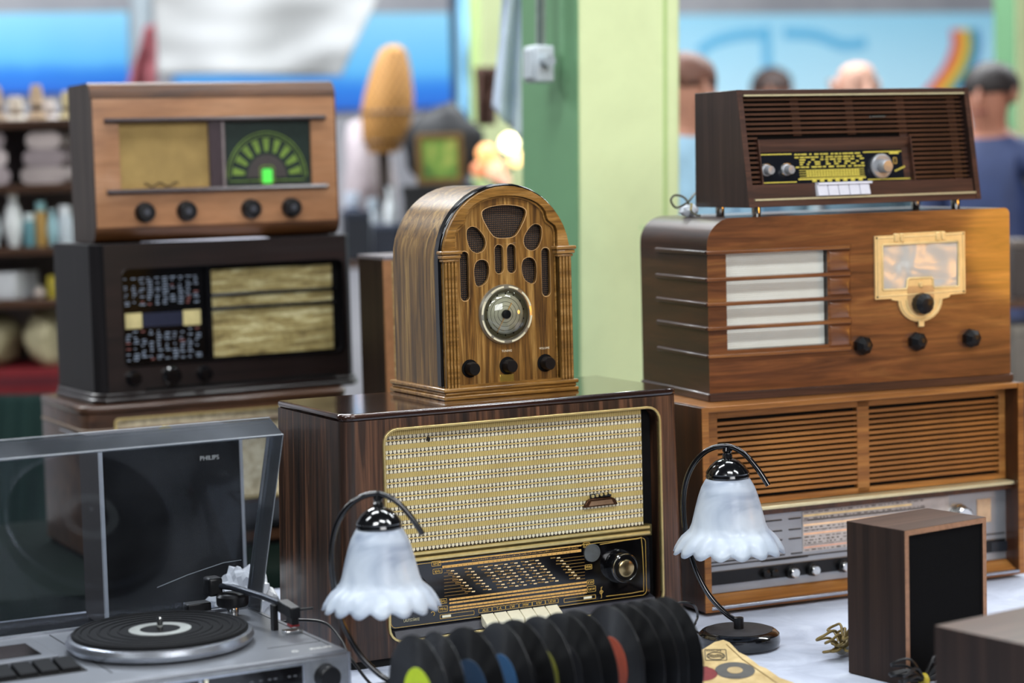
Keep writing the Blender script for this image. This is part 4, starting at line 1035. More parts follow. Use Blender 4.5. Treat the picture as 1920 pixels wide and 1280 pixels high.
    MB().box(-.040, -.012, .143, .162, zt, zt + .006).build('cue_plate', M_CHROME, t, bevel=.001)
    # cassette deck
    MB().box(-.58, -.385, .185, .33, zt - .001, zt + .008).build('cassette_lid', M_SILVER, t, bevel=.002)
    MB().box(-.565, -.405, .205, .29, zt + .0075, zt + .009).build('cassette_window', M_DIALBLK, t, smooth=False)
    MB().box(-.58, -.37, .095, .165, zt - .001, zt + .0012).build('key_well', M_BLACKM, t, smooth=False)
    for i in range(6):
        x = -.405 - i * .031
        MB().loft([[(x, .102, zt + .001), (x + .028, .102, zt + .001), (x + .028, .155, zt + .001), (x, .155, zt + .001)], [(x + .001, .104, zt + .006), (x + .027, .104, zt + .006), (x + .027, .152, zt + .013), (x + .001, .152, zt + .013)]]).build('cassette_key', M_RUBBER, t, bevel=.001)
    # raised lid, hinged along the back edge and leaning forward
    L, dp = .345, .058; an = R(68); hy, hz = D - .012, zt + .004
    uy, uz = -math.cos(an), math.sin(an)            # up along the lid
    ny, nz = -math.sin(an), -math.cos(an)           # from the lid panel towards the viewer
    def lp(x, a, d): return (x, hy + uy * a + ny * d, hz + uz * a + nz * d)
    def slabq(x0, x1, a0, a1, d0, d1):
        m = MB(); c = [lp(x, a, d) for d in (d0, d1) for x, a in ((x0, a0), (x1, a0), (x1, a1), (x0, a1))]
        return m.add(c, [(0, 3, 2, 1), (4, 5, 6, 7), (0, 1, 5, 4), (1, 2, 6, 5), (2, 3, 7, 6), (3, 0, 4, 7)])
    xa, xb = -W + .004, -.006
    lid = slabq(xa, xb, .0, L, 0, .003).build('lid_panel', M_ACRYL, t, smooth=False)
    slabq(xa, xb, L - .003, L, .003, dp).build('lid_front_rim', M_ACRYLR, t, smooth=False)
    for x0, x1 in ((xa, xa + .003), (xb - .003, xb)): slabq(x0, x1, .0, L - .003, .003, dp).build('lid_side', M_ACRYLR, t, smooth=False)
    MB().tube([lp(xa, L, dp), lp(xb, L, dp), lp(xb, .0, dp)], .0011, 6).build('lid_edge', M_ACRYLE, t)
    MB().tube([lp(xa, L, 0), lp(xb, L, 0), lp(xb, 0, 0)], .0009, 6).build('lid_edge', M_ACRYLE, t)
    MB().tube([lp(xb - .16, .055, .004), lp(xb - .11, .072, .004), lp(xb - .05, .087, .004), lp(xb - .02, .088, .004)], .0006, 6).build('lid_crack', plain('crack_white', '#737a82', .4), t)
    for x in (-.09, -.5): MB().box(x - .02, x + .02, D - .022, D + .004, zt - .002, zt + .016).build('hinge', M_BLACKP, t, bevel=.002)
    MB().box(-W + .01, -.01, D - .03, D - .024, zt, zt + .004).build('hinge_strip', M_SILVERL, t, smooth=False)
    return t
record_player()
# loudspeaker behind the lid
p3 = at(183, 825, 3.80)
bl = MB(); bn = 24
bl.add([tuple(uv(.02 + 1.12 * i / bn, 3.40 + .50 * j / bn, .0025 + .0025 * noise.noise((i * .4, j * .4, 0)))) for j in range(bn + 1) for i in range(bn + 1)], [(j * (bn + 1) + i, j * (bn + 1) + i + 1, (j + 1) * (bn + 1) + i + 1, (j + 1) * (bn + 1) + i) for j in range(bn) for i in range(bn)])
blo = bl.build('blanket', plain('dark_blanket', '#0d0e12', .9, vs=30, bump=.3, spec=.08), None, ang=80); bm_ = blo.modifiers.new('thick', 'SOLIDIFY'); bm_.thickness = .002; bm_.offset = 1  # added cloth that keeps the area seen through the lid dark
tag(blo, 'dark blanket added behind the record player to darken the view through its lid', 'blanket')
s3 = thing('loudspeaker', 'dark loudspeaker with silver edges behind the raised turntable lid', 'speaker', (p3.x, p3.y, .008), .47)
hh = p3.z - .008
MB().box(0, .268, .004, .125, 0, hh).build('cabinet', plain('grey_brown_cabinet', '#3b3636', .5, var=.1), s3, bevel=.001)
MB().box(.006, .262, -.004, .004, .006, hh - .006).build('grille', M_BLACKCLOTH, s3, smooth=False)
M_TRIMW = plain('pale_aluminium_trim', '#c2c6cc', .35, .2, var=.04)
for x in (0, .262): MB().box(x, x + .006, -.005, .004, 0, hh).build('edge_trim', M_TRIMW, s3, smooth=False)
MB().box(.006, .262, -.005, .004, hh - .005, hh).build('edge_trim', M_TRIMW, s3, smooth=False)
MB().box(.0, .268, .004, .125, hh - .0005, hh + .001).build('top_panel', plain('grey_top', '#6e6868', .35, var=.1), s3, smooth=False)
text('PHILIPS', .0115, .186, hh - .052, -.0046, M_WHITEP, s3)
st = MB()
for i in range(16):
    a = random.uniform(0, 2 * pi); l = random.uniform(.006, .016)
    st.tube([(0, 0, .003), (l * .5 * math.cos(a), l * .5 * math.sin(a), .003 + random.uniform(.003, .009)), (l * math.cos(a), l * math.sin(a), .002 + random.uniform(0, .004))], .0011, 5)
so = st.build('dried_sprig', plain('straw', '#a8964e', .8), None); so.location = rot_loc(p3.x, p3.y, .47, .135, .035, hh + .0092)
tag(so, 'small dried straw sprig lying on the dark loudspeaker', 'sprig')
# crumpled white bag between the turntable and the walnut radio
def lump(name, c, r, mat, label, cat, amp=.3, fr=2.0, sub=4, seed=0, group=None, parent=None, ang=60):
    bm = bmesh.new(); bmesh.ops.create_icosphere(bm, subdivisions=sub, radius=1)
    me = bpy.data.meshes.new(name); s = Vector((seed * 7.3, seed * 1.7, 0))
    for v in bm.verts:
        q = v.co.copy(); k = 1 + amp * noise.noise(q * fr + s) + amp * .4 * noise.noise(q * fr * 2.7 + s)
        v.co = Vector((q.x * r[0] * k, q.y * r[1] * k, max(-r[2] * .92, q.z * r[2] * k) + r[2] * .92))
    bm.to_mesh(me); bm.free()
    o = link(name, me, mat, parent, ang=ang); o.location = c
    if label: tag(o, label, cat, group)
    return o
bp = at(485, 1085, 3.72)
lump('plastic_bag', (bp.x - .035, bp.y + .035, .0), (.056, .040, .060), plain('white_bag', '#d4d6da', .35, coat=.2), 'crumpled white plastic bag behind the record player', 'bag', .3, 3.2, seed=3, ang=25)

# ================================================================== TABLE LAMPS
def lamp():
    t = thing('table_lamp', '', 'lamp', (0, 0, 0), 0, 'small glass-shaded table lamps')
    MB().lathe([(.060, 0), (.0675, .003), (.069, .010), (.0675, .022), (.062, .027), (.050, .029), (0, .029)], (0, 0, 0), 'z', 56).build('base', M_BLACK, t)
    MB().lathe([(.056, .0285), (.054, .0298), (0, .0302)], (0, 0, 0), 'z', 48).build('base_top', plain('dusty_black', '#29272a', .65, var=.3), t)
    MB().lathe([(.0085, .029), (.0085, .048), (.007, .049), (0, .049)], (0, 0, 0), 'z', 12).build('post', M_BLACKP, t)
    path = spline([(.002, 0, .040), (-.022, 0, .055), (-.052, 0, .088), (-.075, 0, .135), (-.088, 0, .19), (-.090, 0, .25), (-.078, 0, .295), (-.052, 0, .326), (-.018, 0, .337), (.012, 0, .326), (.036, 0, .300), (.054, 0, .272)], 6)
    MB().tube(path, .0046, 12).build('stem', M_BLACK, t)
    sx = -.014
    MB().lathe([(.0085, .315), (.0085, .322), (.0062, .325), (.0085, .329), (.006, .335), (0, .336)], (sx, 0, 0), 'z', 20).build('socket', M_BLACK, t)
    MB().lathe([(.0355, .2835), (.0368, .2865), (.0355, .2905), (.0365, .2925), (.034, .297), (.029, .304), (.020, .312), (.009, .317), (0, .317)], (sx, 0, 0), 'z', 40).build('cap', M_BLACK, t)
    # ruffled bell shade
    prof = [(.0335, .2855), (.038, .280), (.0445, .268), (.0495, .254), (.054, .238), (.0580, .222), (.0615, .208), (.0655, .198), (.0715, .1925), (.0780, .187), (.0840, .179), (.0890, .170), (.0915, .163)]
    n, L = 128, 16; rings = []
    for k, (r, z) in enumerate(prof):
        f = max(0, (k - 6) / (len(prof) - 7)); ring = []
        for i in range(n):
            a = 2 * pi * i / n; ph = L * a + f * 2.2
            c = abs(math.sin(ph / 2)) if f > 0 else 0
            rr = r + f * .0085 * (c - .62); zz = z - (f ** 2) * .0085 * (c - .5)
            ring.append((sx + rr * math.cos(a), rr * math.sin(a), zz))
        rings.append(ring)
    sh = MB().loft(rings, cap=False).build('shade', M_ALAB, t, ang=70)
    so = sh.modifiers.new('thick', 'SOLIDIFY'); so.thickness = .003; so.offset = -1
    return t
l1 = lamp(); l2 = copy_tree(l1)
l1.location = (-.193, 3.2, 0); l1.scale = (.955, .955, .97); l1['label'] = 'table lamp with frilled white glass shade, nearer the record player'
l2.location = (.366, 3.555, 0); l2.rotation_euler = (0, 0, R(-18)); l2['label'] = 'table lamp with frilled white glass shade, in front of the teak radio'
zc = .004
wire('lamp_flex', [tuple(atz(1325, 1190, zc)), tuple(atz(1300, 1180, zc)), tuple(atz(1308, 1155, .015)), tuple(at(1300, 1133, 3.64)), tuple(at(1272, 1130, 3.64)), tuple(at(1254, 1150, 3.62)), tuple(at(1262, 1180, 3.58)), tuple(at(1285, 1188, 3.57)), tuple(at(1304, 1168, 3.60))], .0022, M_BFLEX, 'black looped flex beside the base of the right lamp', 'cable')
wire('player_flex', [(-.385, 3.44, .085), tuple(at(560, 1162, 3.42)), tuple(at(610, 1168, 3.38)), tuple(at(640, 1200, 3.34)), tuple(at(662, 1240, 3.30)), (-.21, 3.285, .003), (-.12, 3.33, .003), (-.02, 3.36, .003)], .0024, M_BFLEX, 'black flex running from the record player past the left lamp', 'cable')

# ================================================================== RECORDS IN A ROW
RA = math.atan2(3.12 - 2.906, .22 + .14)
labs = ['#b6cc1e', '#16161a', '#26415e', '#2f5f8c', '#17171b', '#8a8a2c', '#17171b', '#1b1b22', '#b04a2c', '#1c1c20', '#3c2a22', '#5a3326', '#1a1a1e']
desc = ['yellow-green label, first in the row', 'black label, second in the row', 'dark blue label, third in the row', 'blue label, fourth in the row', 'black label just behind the blue-labelled one', 'olive-yellow label, sixth in the row', 'black label just behind the olive-labelled one', 'black label just before the orange-labelled one', 'orange-red label, ninth in the row', 'black label just behind the orange-labelled one', 'dark brown label, third from the lamp end', 'brown label, second from the lamp end', 'black label, last in the row by the paper sleeve']
NR = 13
disc = None
for i in range(NR):
    f = ((777, 815, 868, 926, 958, 1000, 1042, 1071, 1129, 1158, 1185, 1213, 1242)[i] - 777) / 465; x = -.14 + .36 * f; y = 2.906 + .214 * f
    t = thing('vinyl_record', 'upright black vinyl single with ' + desc[i], 'record', (x, y, 0), RA + R(random.uniform(-4, 4)), 'vinyl singles standing in a row')
    if disc is None:
        disc = MB().lathe([(.004, -.0006)] + [(.010 + .0075 * k, -.0006) for k in range(11)] + [(.0872, -.0003), (.0872, .0003)] + [(.085 - .0075 * k, .0006) for k in range(11)] + [(.004, .0006)], (0, 0, 0), 'x', 120, cap=False).mesh('disc')
        lab = MB().lathe([(.0040, -.0010), (.0420, -.0010), (.0425, -.0005)], (0, 0, 0), 'x', 40, cap=False).mesh('label')
    d = link('disc', disc, M_VINYL, t); d.location = (0, 0, .0874)
    la = bpy.data.objects.new('paper_label', lab.copy()); COL.objects.link(la); la.parent = t; la.location = (0, 0, .0874)
    la.data.materials.append(plain('label_%d' % i, labs[i], .55, var=.12, vs=200))
    tilt = R(random.uniform(-1.5, 1.5)); 
# wire rack that keeps them apart
rk = thing('record_rack', 'low black wire rack holding the row of vinyl singles', 'rack', (.04, 3.013, 0), RA)
for s in (-1, 1): MB().tube([(-.235, s * .035, .004), (.235, s * .035, .004)], .0025, 8).build('rail', M_BLACKP, rk)
for i in range(NR + 1):
    ff = (777, 815, 868, 926, 958, 1000, 1042, 1071, 1129, 1158, 1185, 1213, 1242)
    xx = -.2093 + .4186 * (((ff[i - 1] if i else 747) + (ff[i] if i < NR else 1272)) / 2 - 777) / 465
    MB().tube(spline([(xx, -.035, .005), (xx, -.032, .035), (xx, 0, .045), (xx, .032, .035), (xx, .035, .005)], 4), .0014, 6).build('hoop', M_BLACKP, rk)

# ================================================================== PAPER SLEEVE
def sleeve():
    n_ = Vector((0, -math.sin(R(11)), math.cos(R(11)))); P0 = Vector((.335, 3.40, .060))
    pix = [(1285, 1262), (1296, 1228), (1318, 1217), (1340, 1203), (1356, 1199), (1368, 1204), (1385, 1222), (1400, 1229), (1424, 1248), (1436, 1252), (1462, 1270), (1488, 1279), (1508, 1300), (1312, 1300)]
    t = thing('record_sleeve', 'worn brown paper record sleeve with printed discs in front of the right lamp', 'record sleeve', (P0.x, P0.y, 0), 0)
    def lc(px, py, up=0.): return onplane(px, py, P0, n_) + n_ * up - Vector((P0.x, P0.y, 0))
    pts = [lc(*q) for q in pix]
    lo = [p - n_ * .0025 for p in pts]
    MB().loft([[tuple(p) for p in lo], [tuple(p) for p in pts]]).build('paper', M_PAPER, t, smooth=False)
    # frame on the sleeve plane: right vector and up-the-sheet vector
    ex = (lc(1400, 1250) - lc(1360, 1250)).normalized(); ey = n_.cross(ex).normalized()
    def mtx(px, py, up=.0006):
        p = lc(px, py, up); m = Matrix((ex, ey, n_)).transposed().to_4x4(); m.translation = p; return m
    def disc_(px, py, r, mat, name, up=.0004, par=t):
        m = mtx(px, py, up); o = MB().lathe([(r, 0), (r, .0003), (0, .0003)], (0, 0, 0), 'z', 36)
        o.warp(lambda x, y, z: tuple(m @ Vector((x, y, z)))); return o.build(name, mat, par, smooth=False)
    INK = plain('ink_dark', '#2a2724', .7)
    disc_(1312, 1263, .027, plain('ink_maroon', '#6e1f22', .7), 'printed_disc')
    a = disc_(1378, 1257, .0305, plain('ink_grey', '#4b4a48', .7), 'printed_disc'); disc_(1378, 1257, .012, plain('ink_tan', '#a59068', .7), 'printed_label', .0009, a)
    b = disc_(1297, 1243, .0145, INK, 'printed_disc'); disc_(1297, 1243, .006, plain('ink_rose', '#a06a58', .7), 'printed_label', .0009, b)
    m = mtx(1342, 1228)
    e = MB().ring(rrect(-.017, .017, -.021, .021, .002, 2), rrect(-.0158, .0158, -.0198, .0198, .0015, 2), 0, .0004)
    e.warp(lambda x, y, z: tuple(m @ Vector((x, z, y)))); em = e.build('emblem_frame', INK, t, smooth=False)
    e = MB().ring(circ(0, -.004, .0145, 28), circ(0, -.004, .0130, 28), 0, .0004)
    e.warp(lambda x, y, z: tuple(m @ Vector((x, z, y)))); e.build('emblem_ring', INK, em, smooth=False)
    for k in range(3):
        e = MB().tube([tuple(m @ Vector((-.012 + .003 * i, -.009 + k * .0045 + .0015 * math.sin(i * 1.5), .0003))) for i in range(9)], .0005, 5); e.build('emblem_wave', INK, em)
    text('PHILIPS', .0075, 0, 0, 0, INK, em, mtx=m @ Matrix.Translation((-.0145, .0125, .0002)), depth=.0001)
    text('RECORDS', .030, 0, 0, 0, plain('ink_black', '#17120f', .7), t, mtx=mtx(1290, 1294), depth=.0002)
    for px, py, w_ in ((1376, 1270, .02), (1320, 1250, .012)):
        m2 = mtx(px, py); MB().box(-w_ / 2, w_ / 2, -.0006, .0006, 0, .0003).warp(lambda x, y, z: tuple(m2 @ Vector((x, y, z)))).build('caption_print', INK, t, smooth=False)
    # creased edge strip
    cr = [lc(1362, 1208, .0006), lc(1392, 1236, .0008), lc(1430, 1262, .0008), lc(1470, 1290, .0006)]
    MB().tube([tuple(p) for p in cr], .0007, 5).build('fold_line', plain('fold_shade', '#8a744a', .8), t)
sleeve()

# ================================================================== SMALL SPEAKERS AND CORDS
def small_speaker(label, loc, rz, W, D, H, up=True):
    t = thing('bookshelf_speaker', label, 'speaker', loc, rz, 'small walnut bookshelf speakers')
    x = W / 2
    for s in (-1, 1):
        MB().box(-x if s < 0 else x - .008, -x + .008 if s < 0 else x, 0, D, 0, H).build('side_panel', W_SPK, t, smooth=False)
        MB().box(-x if s < 0 else x - .008, -x + .008 if s < 0 else x, -.0008, .0004, 0, H).build('front_edge', W_EDGE, t, smooth=False)
    MB().box(-x + .008, x - .008, 0, D, H - .008, H).build('top_panel', W_SPKT, t, smooth=False)
    MB().box(-x, x, .0, D, H, H + .0006).build('top_veneer', W_SPKT, t, smooth=False)
    MB().box(-x + .008, x - .008, 0, D, 0, .008).build('bottom_panel', W_SPK, t, smooth=False)
    MB().box(-x + .008, x - .008, -.0008, .0004, H - .008, H).build('front_edge', W_EDGE, t, smooth=False)
    MB().box(-x + .008, x - .008, .003, .008, .008, H - .008).build('grille', M_BLACKCLOTH, t, smooth=False)
    MB().box(-x + .008, x - .008, D - .008, D - .002, .008, H - .008).build('back_panel', M_BLACKM, t, smooth=False)
    return t
small_speaker('upright walnut speaker with black cloth front, in front of the teak radio', (.6628, 3.3018, 0), .6198, .1803, .1243, .2405)
c_ = Vector((.557, 2.856, 0)); th = .62
ctr = c_ + Vector((math.cos(th), math.sin(th), 0)) * .13 - Vector((-math.sin(th), math.cos(th), 0)) * .25
small_speaker('walnut speaker lying low in the bottom right corner, nearest the viewer', (ctr.x, ctr.y, 0), th, .26, .25, .18)
def cord_bundle(name, label, c, mat, tie, ax, n=7, ln=.05, h=.03):
    t = thing(name, label, 'cord', c, ax)
    for i in range(n):
        a = (i - n / 2) * .24; hh_ = .006 + h * random.random()
        for s in (-1, 1):
            l = ln * random.uniform(.75, 1.1)
            MB().tube(spline([(0, 0, .012), (s * l * .5, math.sin(a) * l * .4 - .004, hh_ + .004), (s * l, math.sin(a) * l * .8, hh_), (s * l * .95, math.sin(a) * l * .8 + .012, hh_ * .8), (s * l * .5, math.sin(a) * l * .4 + .006, hh_ * .8), (0, .004, .012)], 5), .0022, 6).build('loop', mat, t)
    MB().lathe([(.009, -.005), (.0115, -.003), (.0115, .003), (.009, .005)], (0, .002, .0125), 'x', 16).build('tie', tie, t)
    return t
tc = atz(1592, 1228, 0.)
cb = cord_bundle('cord_bundle', 'tan and gold speaker cord tied in a bundle, left of the upright speaker', (tc.x - .01, tc.y + .0, 0), plain('tan_cord', '#7d6a3a', .5), plain('grey_tie', '#9a9890', .5), R(70), 8, .04, .045)
bc = atz(1722, 1262, .012)
cord_bundle('cord_bundle', 'black cord bundle with yellow tie between the two walnut speakers', (bc.x, bc.y - .05, 0), plain('black_cord', '#0e0e10', .45), plain('yellow_tie2', '#b9a52e', .5), R(20), 7, .045, .04)

# ================================================================== BACKGROUND: painted wall
GRAD = [(0., '#0f58bf'), (.25, '#1e78d4'), (.42, '#5aaee2'), (1., '#8accec')]
wall_panel('mural', [(-60, 178), (243, 172), (240, 22), (-60, 26)], .04, mural('sea_mural_left', GRAD), label='blue sea and sky mural at the far left of the back wall')
wall_panel('mural', [(330, 215), (868, 200), (862, 24), (322, 28)], .04, mural('sea_mural_mid', GRAD), label='blue sea and sky mural left of the pillars')
mr = wall_panel('mural', [(1200, 470), (1900, 460), (1900, 24), (1200, 28)], .04, mural('sky_mural', [(0., '#d4effa'), (.6, '#bde5f7'), (1., '#98d4f0')]), label='pale sky mural with rainbow on the right of the back wall')
bpy.context.view_layer.update()
def mural_strip(name, pts, w, mat, off):
    ps = [wallpt(px, py, off) for px, py in pts]; ring = []
    mb = MB(); A = []; B = []
    for i, p in enumerate(ps):
        tdir = (ps[min(i + 1, len(ps) - 1)] - ps[max(i - 1, 0)]).normalized(); nrm = tdir.cross(VY)
        ww = w[i] if isinstance(w, (list, tuple)) else w
        A.append(p + nrm * ww); B.append(p - nrm * ww)
    c0 = ps[0]
    vs = [tuple(q - c0) for q in A + B] + [tuple(q + VY * .006 - c0) for q in A + B]; n = len(ps); fs = []
    for i in range(n - 1): fs += [(i, i + 1, n + i + 1, n + i), (2 * n + i, 3 * n + i, 3 * n + i + 1, 2 * n + i + 1), (i, 2 * n + i, 2 * n + i + 1, i + 1), (n + i, n + i + 1, 3 * n + i + 1, 3 * n + i)]
    fs += [(0, n, 3 * n, 2 * n), (n - 1, 3 * n - 1, 4 * n - 1, 2 * n - 1)]
    o = mb.add(vs, fs).build(name, mat, None, smooth=False); o.location = c0
    o.parent = mr; o.matrix_parent_inverse = mr.matrix_world.inverted(); return o
cyan = plain('mural_cyan', '#62b4de', .7)
mural_strip('painted_arc', [tuple(p)[:2] for p in spline([(1310, 98, 0), (1345, 76, 0), (1400, 64, 0), (1440, 66, 0)], 5)], .03, cyan, .045)
mural_strip('painted_arc', [tuple(p)[:2] for p in spline([(1470, 62, 0), (1530, 66, 0), (1580, 84, 0), (1625, 80, 0)], 5)], .032, cyan, .045)
mural_strip('painted_mast', [(1437, 50), (1441, 165), (1444, 260)], .03, cyan, .046)
for k, (c, dx) in enumerate((('#d65a66', 0), ('#e8902c', 13), ('#e8c74a', 27), ('#4f9a72', 39), ('#3f7fc0', 51))):
    mural_strip('rainbow_band', [tuple(p)[:2] for p in spline([(1793 + dx * .8 - 5, 55, 0), (1790 + dx * .85, 85, 0), (1775 + dx * .95, 125, 0), (1745 + dx * 1.05, 165, 0), (1700 + dx * 1.1, 215, 0)], 4)], .022, plain('rainbow_%d' % k, c, .7), .048 + .001 * k)
# canvas sheet and hanging garments in front of the wall
def drape(name, corners, Y, mat, label, cat, folds=5, amp=.05, nx=36, ny=18):
    """hanging cloth: corners TL, TR, BR, BL seen at depth Y, with vertical folds"""
    P = [at(px, py, Y) for px, py in corners]; c0 = (P[2] + P[3]) / 2; vs = []
    for j in range(ny + 1):
        for i in range(nx + 1):
            f, g = i / nx, j / ny
            p = (P[0] * (1 - f) + P[1] * f) * (1 - g) + (P[3] * (1 - f) + P[2] * f) * g
            d = amp * math.sin(f * folds * 2 * pi + 1.7 * math.sin(g * 2)) * (.4 + .6 * g) + amp * .6 * noise.noise((f * 4, g * 4, Y))
            vs.append(tuple(p + Vector((0, d, 0)) - c0))
    fs = [(j * (nx + 1) + i, j * (nx + 1) + i + 1, (j + 1) * (nx + 1) + i + 1, (j + 1) * (nx + 1) + i) for j in range(ny) for i in range(nx)]
    o = MB().add(vs, fs).build(name, mat, None, ang=90); o.location = c0
    s_ = o.modifiers.new('thick', 'SOLIDIFY'); s_.thickness = .006
    return tag(o, label, cat)
drape('canvas_sheet', [(282, -70), (740, -70), (640, 142), (292, 140)], 9.6, plain('grey_canvas', '#a6a7a8', .8, vs=3, var=.05), 'large pale grey canvas sheet hanging above the left radios', 'sheet', 1.3, .06)
drape('hanging_garment', [(272, 50), (292, 45), (292, 168), (232, 165)], 9.2, plain('rose_garment', '#8c4a52', .8, vs=6), 'rose-red garment hanging beside the left sea mural', 'garment', 2, .05, 14, 12)
drape('light_blue_curtain', [(858, -30), (900, -30), (905, 275), (862, 230)], 9.0, plain('light_blue_cloth', '#86bfe0', .8, vs=5), 'light blue cloth strip hanging left of the far pillar', 'curtain', 2, .05, 12, 14)
drape('hanging_cloth', [(950, -60), (990, -60), (985, 268), (922, 200)], 5.6, plain('grey_blue_cloth', '#bccbdd', .8, vs=5), 'grey-blue cloth hanging beside the main pillar', 'cloth', 2, .03, 20, 24)
drape('brown_garment', [(890, 125), (935, 125), (930, 235), (893, 235)], 8.0, plain('brown_garment_cloth', '#4a3128', .85, vs=6), 'dark brown garment hanging on the far pale pillar', 'garment', 2, .03, 10, 10)
po = MB().lathe([(.035, 0), (.035, 3.2), (0, 3.2)], (0, 0, 0), 'z', 16).build('metal_post', plain('dark_post', '#20344a', .5), None); pq = at(862, 200, 9.4); po.location = (pq.x, pq.y, FLOOR)
tag(po, 'dark blue metal post left of the light blue curtain', 'post')
po = MB().lathe([(.05, 0), (.05, 3.4), (0, 3.4)], (0, 0, 0), 'z', 16).build('metal_post', plain('grey_post', '#8d979e', .5), None); pq = at(268, 100, 9.8); po.location = (pq.x, pq.y, FLOOR)
tag(po, 'grey metal post beside the pale canvas sheet', 'post')

# ---- racks and stall goods
def rack(label, px0, px1, Y, tops, depth=.5, mat=None, back=None):
    """display rack with boards; tops = board heights in the scene"""
    a, b = at(px0, 400, Y), at(px1, 400, Y); wdt = b.x - a.x; mat = mat or W_L1
    t = thing('display_rack', label, 'rack', ((a.x + b.x) / 2, Y, FLOOR), 0)
    for z in tops: MB().box(-wdt / 2, wdt / 2, -.03, depth, z - FLOOR - .025, z - FLOOR).build('shelf_board', mat, t, bevel=.003)
    for sx in (-1, 1):
        for y in (.0, depth - .03):
            MB().box(sx * wdt / 2 - .015, sx * wdt / 2 + .015, y, y + .03, 0, max(tops) - FLOOR - .005).build('post', mat, t, smooth=False)
    if back: MB().box(-wdt / 2, wdt / 2, depth - .005, depth + .005, 0, max(tops) - FLOOR - .02).build('back_panel', plain('rack_back', back, .8, var=.25, vs=5), t, smooth=False)
    return t
PAL = {}
def cm(c, rough=.6):
    if (c, rough) not in PAL: PAL[(c, rough)] = plain('goods_' + c.strip('#'), c, rough, var=.14, vs=12)
    return PAL[(c, rough)]
def goods(kind, px0, px1, top, base_z, Y, color, name, label, cat, group=None, depth=None, extra=None):
    """one ware standing on a board: spans px0..px1 and reaches up to image row 'top'"""
    a, b, c = at(px0, top, Y), at(px1, top, Y), at((px0 + px1) / 2, top, Y)
    w_, h = (b.x - a.x), max(.02, c.z - base_z); loc = (c.x, Y + (depth or w_ / 2), base_z); r = w_ / 2; m = cm(color)
    if kind in ('lump', 'cushion'):
        o = lump(name, loc, (r, (depth or r), h / 1.9), m, label, cat, .22 if kind == 'lump' else .12, 1.8, 3, seed=int(px0), group=group); return o
    t = thing(name, label, cat, loc, random.uniform(-.3, .3), group)
    if kind == 'vase':
        MB().lathe([(r * .5, 0), (r * .62, .01), (r * .95, h * .3), (r, h * .45), (r * .7, h * .75), (r * .38, h * .86), (r * .5, h)], (0, 0, 0), 'z', 24).build('body', m, t)
        MB().lathe([(r * .46, h), (r * .52, h * 1.0 + .004), (r * .4, h * 1.0 + .004)], (0, 0, 0), 'z', 24, cap=False).build('rim', cm(extra or '#d8d8d0'), t)
    elif kind == 'jar':
        MB().lathe([(r * .9, 0), (r, .008), (r, h * .7), (r * .75, h * .8)], (0, 0, 0), 'z', 24).build('body', m, t)
        MB().lathe([(r * .8, h * .78), (r * .82, h * .96), (r * .7, h), (0, h)], (0, 0, 0), 'z', 24).build('lid', cm(extra or '#d8d8d0'), t)
    elif kind == 'box':
        d = depth or r
        MB().box(-r, r, -d, d, 0, h * .86).build('body', m, t, bevel=.004)
        MB().box(-r * 1.02, r * 1.02, -d * 1.02, d * 1.02, h * .86, h).build('lid', cm(extra or color), t, bevel=.004)
    elif kind == 'fold':
        n = 3; d = depth or r
        for k in range(n):
            MB().prism(rrect(-r + .01 * k, r - .006 * k, h * k / n, h * (k + 1) / n - .002, h / n * .45, 4), -d, d).build('fold', cm(extra if (extra and k % 2) else color), t)
    elif kind == 'hat':
        MB().lathe([(r, .0), (r, .006), (r * .62, h * .25), (r * .6, h * .8), (r * .45, h), (0, h)], (0, 0, 0), 'z', 28).build('crown', m, t)
        MB().lathe([(r * .63, h * .25), (r * .635, h * .42), (r * .61, h * .42)], (0, 0, 0), 'z', 28, cap=False).build('band', cm(extra or '#5a4232'), t)
    return t
YA = 6.4
za = lambda y, Y=YA, px=60: at(px, y, Y).z
T5, T4, T3, T2, T1 = za(224), za(345), za(462), za(560), za(738)
rack('dark tiered display rack with cloths and china at the far left', -280, 210, YA, [T5, T4, T3, T2, T1], .45, None, '#7a6e70')
G = 'wares on the far left rack'
goods('fold', -150, 118, 692, T1, YA - .02, '#7e1822', 'folded_blanket', 'folded red blanket under the floral bundle at far left', 'blanket', depth=.18, extra='#5e1220')
zr = za(692)
goods('lump', 30, 112, 584, zr + .001, YA, '#b7ad8c', 'cloth_bundle', 'cream floral cloth bundle on the red blanket, beside the dark radio', 'bundle', depth=.12)
goods('lump', -80, 22, 590, zr + .001, YA, '#8e8468', 'cloth_bundle', 'brownish floral cloth bundle at the left picture edge', 'bundle', depth=.12)
goods('box', -40, 42, 512, T2, YA, '#cfd0d4', 'white_box', 'white box on the rack at the left picture edge', 'box', depth=.08)
goods('vase', 58, 84, 540, T2, YA, '#c9b9b0', 'small_vase', 'small pale vase right of the white box', 'vase')
goods('jar', 84, 106, 518, T2, YA, '#a8962c', 'yellow_tin', 'yellow tin beside the dark wooden radio', 'tin', extra='#c2ae3a')
for k, (x0, x1, tp, c, e, d) in enumerate(((-6, 22, 480, '#22222c', '#353542', 'dark blue'), (24, 52, 474, '#5c6f58', '#8a9a72', 'mossy green'), (52, 78, 482, '#7a5468', '#a07a90', 'plum'), (78, 104, 470, '#a98a6a', '#c8b08a', 'sand-coloured'))):
    pass
